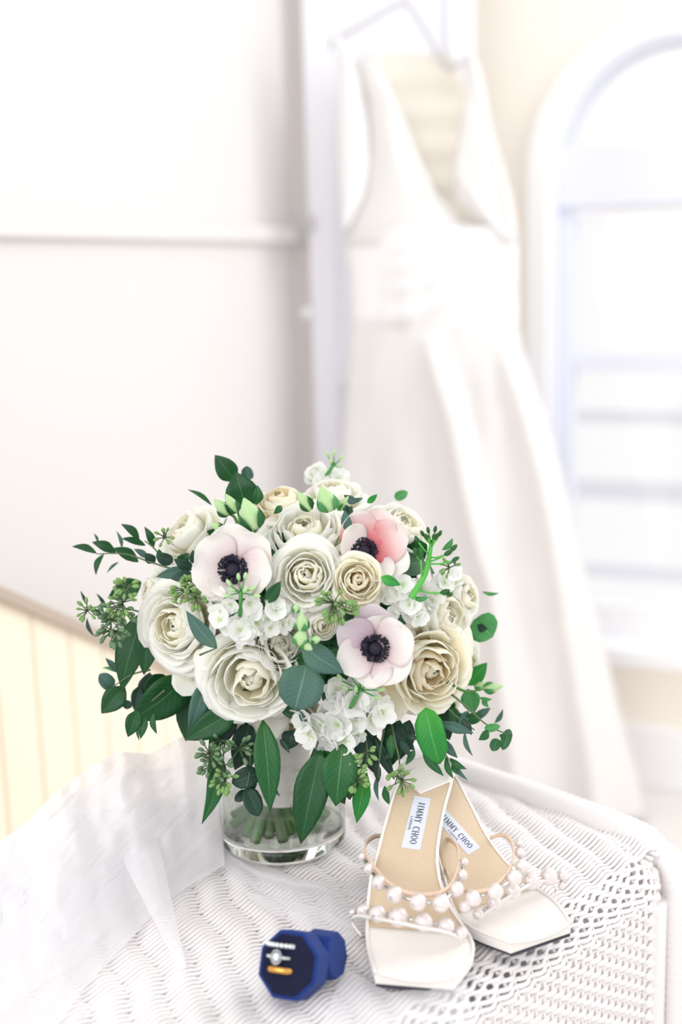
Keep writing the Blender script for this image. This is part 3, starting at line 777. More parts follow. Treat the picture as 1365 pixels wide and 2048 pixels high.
# ---- filler that closes the gaps inside the dome
gs = []
for k in range(330):
    v3 = V((random.gauss(0, 1), random.gauss(0, 1), random.gauss(0, 1))).normalized()
    if v3.dot(FW) < -.9 and random.random() < .3: continue
    q = random.uniform(.55, .80)
    c = CORE+RT*(v3.x*.142*q)+UP*(v3.y*.098*q)+FW*(v3.z*.112*q)
    t = V((random.gauss(0, 1), random.gauss(0, 1), random.gauss(0, 1)-.4)).normalized()*.022
    gs.append(leafgeo(c-t, c+t, .024, 'O', nrm=(c-CORE).normalized()))
mk('filler_foliage', join(*gs), 'D', bq, kind='stuff')
mk('dark_core', xf(sphere((0, 0, 0), 1, 24, 14), Matrix.Translation(CORE+V((0, 0, -.005))) @ Matrix.Diagonal((.085, .075, .062, 1))), 'filler', bq)  # plain ball added inside to block see-through and keep the gaps dark

# ---- roses
rose(357, 1252, 78, 'white', 0, -FW*.8-RT*.42+UP*.02, label='large white garden rose turned to the left')
rose(503, 1352, 88, 'white', -.006, -FW*.95-UP*.22-RT*.05, label='large white garden rose at the lower front')
rose(855, 1335, 84, 'cream', -.004, -FW*.9+RT*.30-UP*.12, label='large cream rose at the lower right')
rose(614, 1152, 62, 'white', -.008, -FW*.95+UP*.10, label='medium white rose in the centre')
rose(614, 1075, 84, 'white', .022, -FW*.62+UP*.72-RT*.1, label='white rose facing upward')
rose(716, 1162, 46, 'cream', -.012, -FW+UP*.12+RT*.1, label='small ivory rose')
rose(378, 1068, 62, 'white', .03, -FW*.5+UP*.5-RT*.5, dense=False)
rose(560, 1006, 52, 'cream', .03, -FW*.5+UP*.85-RT*.1, dense=False)
rose(668, 992, 56, 'white', .045, -FW*.45+UP*.9, dense=False)
rose(800, 1058, 62, 'white', .035, -FW*.55+UP*.6+RT*.4, dense=False)
rose(925, 1196, 48, 'white', .02, -FW*.6+UP*.2+RT*.7, dense=False)
rose(885, 1232, 66, 'white', .02, -FW*.7+UP*.15+RT*.6, dense=False)
rose(918, 1325, 60, 'white', .03, -FW*.7-UP*.1+RT*.7, dense=False)
rose(642, 1245, 42, 'white', .01, -FW*.8+RT*.3-UP*.3, dense=False)
rose(308, 1182, 42, 'white', .03, -FW*.5-RT*.8+UP*.2, dense=False)
rose(385, 1348, 40, 'white', .02, -FW*.6-RT*.4-UP*.6, dense=False)
rose(560, 1290, 52, 'white', .02, -FW*.8+UP*.3+RT*.3, dense=False)
rose(590, 1440, 50, 'white', .02, -FW*.8-UP*.5, dense=False)
# loose outer petals
def loose(bu, bv, tu, tv, w_, m='p_white', doff=0, bend=-.12, roll=0):
    d = edepth((bu+tu)/2, (bv+tv)/2)+doff
    mk('loose_petal', leafgeo(pd(bu, bv, d), pd(tu, tv, d), MM(w_, d), 'R', bend=bend, fold=.12, roll=roll), m, bq, solid=.0004)
loose(505, 1400, 535, 1490, 120, doff=.004); loose(760, 1370, 800, 1440, 90, 'p_cream', .004); loose(880, 1390, 905, 1430, 60, 'p_cream', .004)
loose(385, 1330, 365, 1392, 66, doff=.012); loose(420, 1300, 400, 1340, 50, doff=.004)
# ---- anemones
A3 = [(math.radians(a), r, w_, c) for a, r, w_, c in ((95, 1.08, .52, 'p_lilac'), (150, 1.02, .50, 'p_lilac'), (205, 1.0, .50, 'p_anem'), (262, .95, .5, 'p_anem'), (318, 1.0, .62, 'p_anem'), (20, .95, .62, 'p_anem'), (60, .85, .55, 'p_anem'))]
anemone(751, 1296, 84, petals=A3, n=7, cup=.16, doff=-.012, nrm=-FW*.95+UP*.0-RT*.02, label='open white anemone with lilac petals, lower right of the centre', cpx=29)
A1 = [(math.radians(a), r, w_, 'p_anem') for a, r, w_ in ((90, 1.12, .66), (140, 1.02, .62), (190, .98, .62), (240, .72, .55), (300, .78, .55), (350, 1.0, .64), (40, 1.12, .64))]
anemone(467, 1140, 82, petals=A1, n=7, cup=.30, doff=-.010, nrm=-FW*.9+UP*.10-RT*.05, label='cupped white anemone at the upper left', cpx=30)
A2 = [(math.radians(a), r, w_, c) for a, r, w_, c in ((100, 1.0, .55, 'p_pink'), (60, 1.15, .6, 'p_pink'), (20, 1.15, .6, 'p_pink'), (335, 1.2, .6, 'p_anem'), (300, 1.0, .5, 'p_anem'), (140, .7, .5, 'p_anem'))]
anemone(727, 1104, 78, petals=A2, n=6, cup=.38, doff=.002, nrm=-FW*.8+RT*.15+UP*.25, label='pink-flushed anemone at the upper right', cpx=27)
# ---- stock: florets round a budded tip
FL = []
for q in range(4):
    gs = []
    for k in range(5):
        th = 2*PI*k/5+random.uniform(-.25, .25); sd = random.uniform(0, 90); cu = random.uniform(.1, .6)
        def fn(a, b, th=th, sd=sd, cu=cu):
            uu = a*2-1; w_ = .62*math.sin(PI*min(1, b*.8+.06))**.6; x = b*(1-.12*uu*uu); y = w_*uu
            z = cu*b*b+.14*noise.noise(V((a*4, b*4, sd)))
            return V((x*math.cos(th)-y*math.sin(th), x*math.sin(th)+y*math.cos(th), z))
        gs.append(grid(fn, 5, 5))
    FL.append(mesh_only('floret', join(*gs), 'p_floret'))
BUD = mesh_only('bud', tube([V((0, 0, z)) for z in (0, .2, .5, .8, 1.1, 1.4, 1.6)], lambda t: .42*math.sin(PI*min(1, t*.86+.12))**.8, 8), 'bud')
BUDG = mesh_only('green_bud', tube([V((0, 0, z)) for z in (0, .2, .5, .8, 1.1, 1.4, 1.6)], lambda t: .42*math.sin(PI*min(1, t*.86+.12))**.8, 8), 'G')
BERRY = mesh_only('seed', tube([V((0, 0, z)) for z in (0, .3, .7, 1.1, 1.45, 1.7)], lambda t: .5*(math.sin(PI*min(1, t*.8+.12))**.7)+.02, 7), 'berry')
BERRYD = mesh_only('seed', tube([V((0, 0, z)) for z in (0, .3, .7, 1.1, 1.45, 1.7)], lambda t: .5*(math.sin(PI*min(1, t*.8+.12))**.7)+.02, 7), 'berryd')
def stock(cu, cv, spots, buds, doff=-.012, axis=None):
    d = edepth(cu, cv)+doff; p = pd(cu, cv, d); root = sub('stock_flower', bq, p)
    more = [(u+random.uniform(-13, 13), v+random.uniform(-11, 11), rp*random.uniform(.8, 1.05)) for u, v, rp in spots]
    for (u, v, rp) in list(spots)+more:
        pp = pd(u, v, d+random.uniform(-.004, .004)+.00004*((u-cu)**2+(v-cv)**2)**.5)
        n = (-FW+RT*(u-cu)*.012-UP*(v-cv)*.010+RT*random.uniform(-.7, .7)+UP*random.uniform(-.7, .7)).normalized()
        r = MM(rp, d)*1.35; inst('floret', random.choice(FL), frame_m(pp, n, random.uniform(0, 6)) @ Matrix.Scale(r, 4), root)
    for (u, v, rp, ang) in buds:
        pp = pd(u, v, d-.008); a = math.radians(ang)
        n = (RT*math.cos(a)+UP*math.sin(a)-FW*.5).normalized(); r = MM(rp, d)
        inst('bud', BUD, frame_m(pp, n) @ Matrix.Scale(r, 4), root)
    if buds:
        mu = sum(b[0] for b in buds)/len(buds); mv = sum(b[1] for b in buds)/len(buds)
        gs = [tube([pd(cu, cv+8, d), pd(mu, mv+6, d-.006)], .0016, 6)]+[tube([pd(mu, mv+8, d-.005), pd(b[0], b[1], d-.008)], .0006, 5) for b in buds]
        mk('bud_stalks', join(*gs), 'H', root)
    return root
stock(480, 1225, [(440, 1225, 17), (455, 1250, 17), (500, 1215, 20), (480, 1255, 22), (512, 1245, 20), (540, 1230, 19), (556, 1214, 16), (436, 1192, 13), (440, 1240, 15), (530, 1262, 18), (460, 1212, 15), (495, 1275, 15), (565, 1250, 14)],
      [(462, 1172, 11, 120), (478, 1160, 10, 95), (490, 1158, 10, 80), (500, 1180, 11, 30), (470, 1182, 10, 160), (508, 1190, 10, -10), (462, 1190, 10, 190), (488, 1185, 11, 60)])
stock(690, 1430, [(662, 1415, 22), (700, 1405, 24), (735, 1400, 22), (765, 1425, 20), (640, 1450, 24), (675, 1450, 24), (710, 1445, 22), (745, 1440, 20), (620, 1470, 22), (655, 1480, 22), (690, 1480, 20), (672, 1385, 18), (720, 1370, 18), (610, 1445, 18), (715, 1470, 16)],
      [(684, 1362, 12, 120), (702, 1352, 12, 100), (722, 1350, 12, 80), (742, 1368, 12, 40), (730, 1375, 11, 60), (695, 1380, 11, 140), (755, 1380, 11, 10), (712, 1385, 11, 90), (748, 1392, 10, -20)])
stock(650, 948, [(635, 945, 14), (650, 955, 15), (668, 952, 14), (625, 960, 13), (680, 962, 13), (655, 970, 14)], [(658, 915, 9, 110), (668, 912, 9, 80), (680, 920, 8, 60), (662, 928, 8, 90), (676, 935, 8, 40)], doff=.03)
stock(800, 1190, [(790, 1185, 17), (805, 1170, 16), (812, 1200, 18), (775, 1195, 14), (818, 1222, 17), (835, 1235, 15), (800, 1215, 14)], [], doff=-.004)
stock(870, 1150, [(845, 1178, 16), (870, 1190, 16), (850, 1215, 17), (890, 1165, 16), (905, 1145, 14)], [], doff=.012)
# ---- lisianthus buds
def budg(u, v, tu, tv, w_, col='H', doff=-.012, petals=False):
    d = hdepth(u, v)+doff; p0, p1 = pd(u, v, d), pd(tu, tv, d-.004); L_ = (p1-p0).length; r = MM(w_, d)/2
    root = sub('flower_bud', bq, p0); n = (p1-p0).normalized(); m = frame_m(p0, n)
    g = tube([V((0, 0, L_*z)) for z in (0, .1, .25, .45, .65, .82, 1)], lambda t: r*max(.06, math.sin(PI*(t*.9+.08))**.8*(1.15-.45*t)), 10)
    mk('bud_body', xf(g, m), 'bud', root)
    for k in range(4):
        a = 2*PI*k/4+.4
        c0 = V((r*.5*math.cos(a), r*.5*math.sin(a), 0)); c1 = V((r*1.12*math.cos(a), r*1.12*math.sin(a), L_*.55))
        mk('sepal', xf(leafgeo(c0, c1, r*1.0, 'L', nrm=V((math.cos(a), math.sin(a), 0)), bend=.12), m), col, root, solid=.0003)
    return root
budg(458, 1030, 428, 998, 26, 'G'); budg(474, 1025, 452, 988, 24, 'G'); budg(512, 1058, 488, 996, 46, 'G'); budg(448, 1062, 420, 1046, 17, 'G')
budg(622, 1020, 594, 982, 24, 'G'); budg(662, 1022, 642, 972, 40, 'H'); budg(676, 1020, 698, 992, 14, 'Y', -.006); budg(618, 1012, 626, 990, 14, 'Y', -.006)
budg(604, 1262, 604, 1225, 27, 'H', -.016); budg(600, 1290, 604, 1258, 32, 'H', -.018); budg(625, 1280, 642, 1278, 18, 'Y', -.016); budg(604, 1285, 625, 1300, 20, 'Y', -.018); budg(590, 1225, 596, 1206, 16, 'Y', -.014)
budg(968, 1378, 1008, 1372, 20, 'H', 0); budg(950, 1375, 975, 1366, 16, 'H', .004)
def stemp(pts, r, m='stem_y', name='flower_stalk'): return twig(pts, r, name, m)
e = hdepth
stemp([(480, 1060, e(480, 1060)), (470, 1035, e(470, 1035)-.008), (458, 1028, e(458, 1030)-.012)], .0014, 'stem'); stemp([(482, 1062, e(480, 1062)), (480, 1040, e(480, 1040)-.01), (476, 1024, e(474, 1025)-.012)], .0014, 'stem')
stemp([(505, 1090, e(505, 1090)), (510, 1060, e(512, 1058)-.012)], .0014, 'stem'); stemp([(890, 1360, .98), (930, 1382, .985), (968, 1378, .99)], .0012, 'stem')
# budded stalk standing at the right
st = sub('budded_stalk', bq, pd(825, 1190, .92)); st['label'] = 'bright green budded stalk leaning right'
mk('main_stalk', tube(smooth_path([pd(u, v, .925) for u, v in ((822, 1196), (838, 1172), (852, 1145), (858, 1120), (862, 1095), (864, 1082))], 5), lambda t: .0026-.0012*t, 10), 'stem_y', st)
for (bu, bv, tu, tv, rp) in ((860, 1110, 838, 1085, 9), (863, 1088, 848, 1072, 8), (864, 1085, 858, 1066, 8), (864, 1084, 870, 1064, 8), (866, 1086, 878, 1072, 8), (862, 1095, 872, 1078, 8), (858, 1115, 890, 1110, 11), (857, 1125, 902, 1102, 10), (856, 1128, 905, 1122, 9), (845, 1158, 842, 1118, 13), (840, 1120, 834, 1110, 11), (836, 1180, 882, 1186, 11), (882, 1184, 896, 1190, 9), (864, 1085, 856, 1078, 9), (866, 1085, 868, 1078, 9)):
    p0, p1 = pd(bu, bv, .925), pd(tu, tv, .918)
    mk('side_stalk', tube([p0, (p0+p1)/2-UP*.001, p1], .0007, 6), 'stem_y', st)
    inst('green_bud', BUDG, frame_m(p1, (p1-p0).normalized()+UP*.4) @ Matrix.Scale(MM(rp)*1.15, 4), st)

# ---- seeded eucalyptus
def seeds(cu, cv, rp, n, doff=-.012, dark=False, d=None, sz=5.5, ax=1):
    if d is None: d = hdepth(cu, cv)
    d += doff; c = pd(cu, cv, d+.008); root = sub('seed_cluster', bq, c); gs = []; R = MM(rp, d)
    for k in range(n):
        a = random.uniform(0, 6.28); q = random.uniform(.35, 1)**.6
        dr = (RT*math.cos(a)*q+UP*math.sin(a)*q-FW*math.sqrt(max(0, 1.02-q*q))*.8).normalized()
        p = c+dr*R*random.uniform(.75, 1.05); gs.append(tube([c, p], .0005, 4))
        r = MM(sz, d)*random.uniform(.8, 1.2)
        inst('seed', BERRYD if dark else BERRY, frame_m(p, (dr+V((0, 0, -.2))).normalized()) @ Matrix.Diagonal((r*1.5, r*1.5, r*1.5, 1)), root)
    mk('stalks', join(*gs), 'twig', root)
    return root
seeds(245, 1205, 26, 16, d=.97); seeds(222, 1240, 26, 18, d=.97, dark=True); seeds(252, 1175, 16, 9, d=.965); seeds(175, 1222, 17, 9, d=.98, sz=4.5); seeds(225, 1262, 26, 18, d=.965, dark=True); seeds(240, 1222, 28, 14, d=.975, dark=True)
seeds(372, 1180, 24, 16); seeds(392, 1196, 18, 11); seeds(385, 1168, 14, 8)
seeds(668, 1206, 32, 26, doff=-.014); seeds(690, 1222, 18, 10)
seeds(432, 1528, 32, 22, d=.965, dark=True); seeds(420, 1508, 22, 12, d=.96, dark=True); seeds(448, 1558, 20, 14, d=.955); seeds(478, 1498, 26, 14, d=.965, dark=True); seeds(440, 1480, 16, 8, d=.97, dark=True)
seeds(733, 1505, 15, 10, d=.955); seeds(714, 1562, 18, 12, d=.95, sz=5); seeds(716, 1535, 14, 8, d=.955, sz=5)
seeds(804, 1560, 22, 12, d=.955, sz=5); seeds(790, 1545, 14, 7, d=.955, sz=4); seeds(330, 1075, 16, 9, d=.98, sz=4); seeds(900, 1135, 16, 9, d=.94, sz=4.5)

# ---- leaves: base u,v  tip u,v  width  shape colour  depth offset
for a in (
 (194, 1107, 144, 1093, 15, 'L', 'D'), (232, 1106, 184, 1084, 22, 'L', 'D'), (277, 1124, 226, 1096, 26, 'L', 'D'), (208, 1108, 192, 1150, 13, 'L', 'D'), (238, 1124, 214, 1146, 6, 'L', 'B'),
 (279, 1080, 242, 1048, 17, 'L', 'D'), (291, 1091, 244, 1077, 16, 'L', 'D'), (307, 1097, 289, 1053, 17, 'L', 'D'), (244, 1096, 233, 1062, 8, 'L', 'B'), (196, 1084, 188, 1067, 6, 'L', 'B'),
 (327, 1080, 327, 1060, 8, 'L', 'G'), (310, 1125, 290, 1106, 22, 'O', 'K'), (296, 1118, 268, 1098, 14, 'L', 'B'), (322, 1122, 318, 1098, 16, 'O', 'G'),
 (346, 1124, 314, 1110, 27, 'R', 'K'), (360, 1130, 378, 1106, 26, 'O', 'D'), (388, 1138, 348, 1118, 24, 'O', 'K'), (372, 1138, 313, 1153, 24, 'O', 'B'), (390, 1152, 342, 1158, 26, 'O', 'K'), (392, 1130, 386, 1100, 20, 'O', 'K'),
 (283, 1164, 216, 1196, 42, 'O', 'D', .015), (172, 1208, 161, 1182, 7, 'L', 'K'), (212, 1217, 193, 1187, 8, 'L', 'K'), (174, 1236, 189, 1273, 8, 'L', 'K'), (205, 1235, 178, 1218, 13, 'L', 'D'),
 (292, 1222, 244, 1382, 66, 'O', 'D', -.01), (302, 1235, 288, 1350, 50, 'O', 'D', .005), (252, 1290, 236, 1300, 10, 'O', 'K'), (245, 1260, 228, 1288, 18, 'O', 'B'),
 (240, 1346, 211, 1316, 15, 'O', 'B'), (236, 1345, 205, 1335, 8, 'L', 'H'), (226, 1376, 199, 1348, 30, 'R', 'B'), (250, 1374, 203, 1427, 48, 'O', 'D', -.006), (264, 1414, 240, 1402, 18, 'O', 'B'), (280, 1372, 268, 1420, 26, 'O', 'K'),
 (276, 1420, 256, 1474, 34, 'O', 'D'), (293, 1436, 281, 1478, 17, 'O', 'D'), (280, 1440, 279, 1482, 7, 'L', 'G'), (308, 1425, 314, 1468, 13, 'L', 'D'),
 (378, 1350, 262, 1440, 82, 'O', 'D', -.012), (400, 1375, 372, 1482, 70, 'O', 'D', .006), (414, 1358, 378, 1464, 42, 'O', 'B', -.018), (474, 1420, 370, 1480, 56, 'O', 'D', -.004), (300, 1345, 292, 1420, 40, 'O', 'K', .01), (330, 1350, 285, 1385, 40, 'O', 'D', .004),
 (456, 1410, 430, 1500, 60, 'O', 'K', .01), (500, 1440, 470, 1540, 60, 'O', 'K', .02),
 (420, 1466, 404, 1648, 40, 'L', 'G'), (526, 1440, 541, 1622, 54, 'O', 'G', -.005), (496, 1450, 500, 1540, 50, 'O', 'K', .02), (560, 1478, 580, 1506, 11, 'O', 'K'), (548, 1572, 561, 1593, 7, 'L', 'B'),
 (520, 1545, 464, 1566, 42, 'R', 'K', -.004), (492, 1575, 518, 1632, 38, 'R', 'K', -.006), (494, 1582, 470, 1602, 20, 'R', 'K'), (500, 1550, 508, 1580, 24, 'R', 'K'),
 (614, 1330, 590, 1420, 92, 'R', 'B', -.012), (604, 1290, 688, 1346, 56, 'O', 'B', -.008), (604, 1420, 612, 1452, 20, 'O', 'B'), (434, 1296, 373, 1222, 36, 'O', 'B', -.014), (534, 1206, 562, 1162, 27, 'O', 'D', -.004),
 (642, 1500, 602, 1688, 72, 'O', 'D'), (686, 1488, 672, 1612, 74, 'O', 'G', -.010), (640, 1480, 690, 1608, 80, 'O', 'D', .006), (690, 1520, 700, 1600, 50, 'O', 'D', .004), (734, 1545, 714, 1646, 36, 'L', 'Y', .01),
 (852, 1415, 880, 1528, 62, 'R', 'Y', -.004), (800, 1440, 775, 1540, 50, 'O', 'D', .02), (770, 1450, 830, 1500, 40, 'O', 'K', .02), (700, 1450, 760, 1555, 40, 'O', 'K', .012), (740, 1440, 725, 1540, 40, 'O', 'D', .02), (820, 1440, 800, 1520, 40, 'O', 'K', .02), (860, 1440, 930, 1430, 34, 'O', 'D', .02), (750, 1470, 790, 1560, 24, 'L', 'K', .01),
 (590, 1460, 575, 1500, 40, 'O', 'K', .02), (660, 1300, 700, 1330, 30, 'O', 'D', .02), (880, 1430, 900, 1480, 40, 'O', 'K', .02), (650, 1500, 640, 1550, 40, 'O', 'K', .03), (560, 1400, 620, 1440, 40, 'O', 'D', .015),
 (783, 1468, 784, 1518, 19, 'O', 'G'), (846, 1508, 888, 1552, 18, 'O', 'G'), (893, 1512, 908, 1558, 13, 'L', 'G'), (900, 1516, 934, 1538, 14, 'L', 'G'), (890, 1478, 916, 1516, 18, 'L', 'B'), (930, 1463, 946, 1512, 10, 'L', 'B'), (912, 1528, 936, 1560, 9, 'L', 'B'), (905, 1525, 920, 1550, 10, 'L', 'G'), (800, 1480, 822, 1515, 16, 'O', 'K'), (815, 1470, 838, 1478, 14, 'O', 'K'),
 (758, 1548, 758, 1602, 10, 'L', 'B'), (770, 1572, 780, 1610, 16, 'L', 'G'), (752, 1525, 758, 1565, 16, 'O', 'K'), (790, 1500, 768, 1520, 12, 'O', 'K'), (830, 1500, 812, 1530, 14, 'O', 'G'),
 (935, 1370, 975, 1325, 34, 'O', 'Y', .01), (935, 1378, 948, 1428, 40, 'O', 'H', .01), (905, 1415, 912, 1448, 24, 'R', 'G'), (938, 1422, 914, 1454, 19, 'O', 'B'), (930, 1440, 964, 1430, 25, 'R', 'G'), (926, 1438, 944, 1470, 19, 'O', 'K'), (950, 1436, 982, 1416, 17, 'O', 'B'), (990, 1446, 1007, 1418, 10, 'L', 'B'), (970, 1457, 1001, 1452, 17, 'R', 'H'), (978, 1462, 958, 1480, 19, 'O', 'G'), (997, 1478, 985, 1502, 22, 'R', 'G'), (1020, 1458, 1006, 1500, 21, 'R', 'G'), (876, 1444, 948, 1466, 22, 'L', 'B'), (1014, 1460, 1026, 1468, 8, 'L', 'B'), (960, 1395, 985, 1398, 10, 'L', 'H'), (965, 1400, 978, 1415, 11, 'O', 'H'), (905, 1395, 890, 1440, 28, 'O', 'D', .01), (1000, 1470, 1012, 1476, 8, 'O', 'G'),
 (948, 1240, 986, 1274, 66, 'R', 'H', .02), (965, 1183, 999, 1186, 8, 'L', 'H', .02), (955, 1250, 976, 1258, 18, 'L', 'K', .01),
 (472, 962, 430, 910, 44, 'O', 'D', .01), (494, 1020, 472, 944, 70, 'O', 'D', .004), (498, 960, 494, 932, 26, 'R', 'B', .02), (512, 1010, 515, 970, 22, 'L', 'G', .01), (424, 1011, 375, 979, 10, 'L', 'G'),
 (712, 1007, 688, 990, 17, 'O', 'B'), (735, 1006, 755, 989, 13, 'O', 'Y'), (790, 996, 816, 984, 20, 'R', 'H', .03), (697, 1062, 690, 1020, 22, 'O', 'B', -.01), (705, 1000, 726, 996, 10, 'L', 'B'), (762, 1154, 802, 1170, 22, 'O', 'Y', -.012), (885, 1100, 906, 1076, 14, 'L', 'H'), (826, 1195, 858, 1194, 12, 'L', 'H', -.01), (898, 1136, 913, 1124, 14, 'O', 'B'), (564, 1012, 548, 1028, 14, 'O', 'G'), (690, 1010, 698, 1030, 14, 'O', 'K'),
 ):
    doff = a[7] if len(a) > 7 else 0
    nm = 'eucalyptus_leaf' if a[5] != 'L' else 'narrow_leaf'
    L_ = math.hypot(a[0]-a[2], a[1]-a[3])
    side = -.12 if a[:2] == (420, 1466) else (.10 if L_ < 60 and a[5] == 'L' else 0)
    leaf(*a[:7], doff=doff, name=nm, side=side, roll=random.uniform(-.35, .35), bend=random.uniform(.02, .12))
for pts in ([(350, 1140, .99), (300, 1124, 1.0), (250, 1108, 1.01), (194, 1108, 1.01)], [(330, 1128, .99), (312, 1100, 1.0), (290, 1082, 1.01)], [(300, 1230, .99), (240, 1215, .99), (170, 1215, .985)],
            [(300, 1340, .99), (262, 1350, 1.0), (226, 1374, 1.0)], [(330, 1380, .99), (290, 1415, 1.0), (276, 1440, 1.0)], [(880, 1370, .99), (930, 1410, .98), (975, 1450, .98), (1020, 1470, .98)], [(880, 1400, .99), (910, 1430, .985), (950, 1460, .98)],
            [(780, 1430, .99), (790, 1480, .965), (800, 1530, .955), (790, 1570, .955)], [(770, 1450, .98), (760, 1510, .96), (758, 1555, .955)], [(460, 1440, .99), (448, 1500, .97), (446, 1560, .955)], [(500, 1470, .99), (500, 1540, .96), (492, 1580, .955)], [(420, 1466, .97), (450, 1440, .98)],
            [(850, 1450, .99), (880, 1490, .965), (905, 1530, .96)], [(720, 1440, .98), (735, 1500, .96), (722, 1560, .95)], [(400, 1310, .93), (434, 1296, .92)], [(640, 1470, .96), (632, 1500, .955)]):
    twig(pts)
# ---- stems and ribbon
TOPP = V((VC.x+.002, VC.y, VC.z+.085))
random.seed(3)
nst = 36
for k in range(nst):
    a = 2.399*k; q = math.sqrt((k+.5)/nst); b = a+.5
    pb = VC+V((.045*q*math.cos(b)-.003, .045*q*math.sin(b), .013+.004*random.random()))
    pm = TOPP+V((.019*q*math.cos(a), .019*q*math.sin(a), -.050)); pt = TOPP+V((.015*q*math.cos(a), .015*q*math.sin(a), .012)); pu = TOPP+V((.045*q*math.cos(a), .045*q*math.sin(a), .075))
    mk('stem', tube(smooth_path([pb, pb.lerp(pm, .5), pm, pt, pu], 4), .0038+.0010*random.random(), 8), 'stem' if k % 4 else 'twig', bq)
def rib(a, b):
    th = a*2*PI; z = b; r = .0235+.0008*math.sin(z*26+3*math.sin(th))+.0006*math.sin(z*61+th*2)+.003*(1-b)*(.5)
    return TOPP+V((r*math.cos(th), r*math.sin(th), -.046+.098*z))
g = grid(rib, 48, 60); mk('ribbon_wrap', g, 'ribbon', bq, solid=.0006)

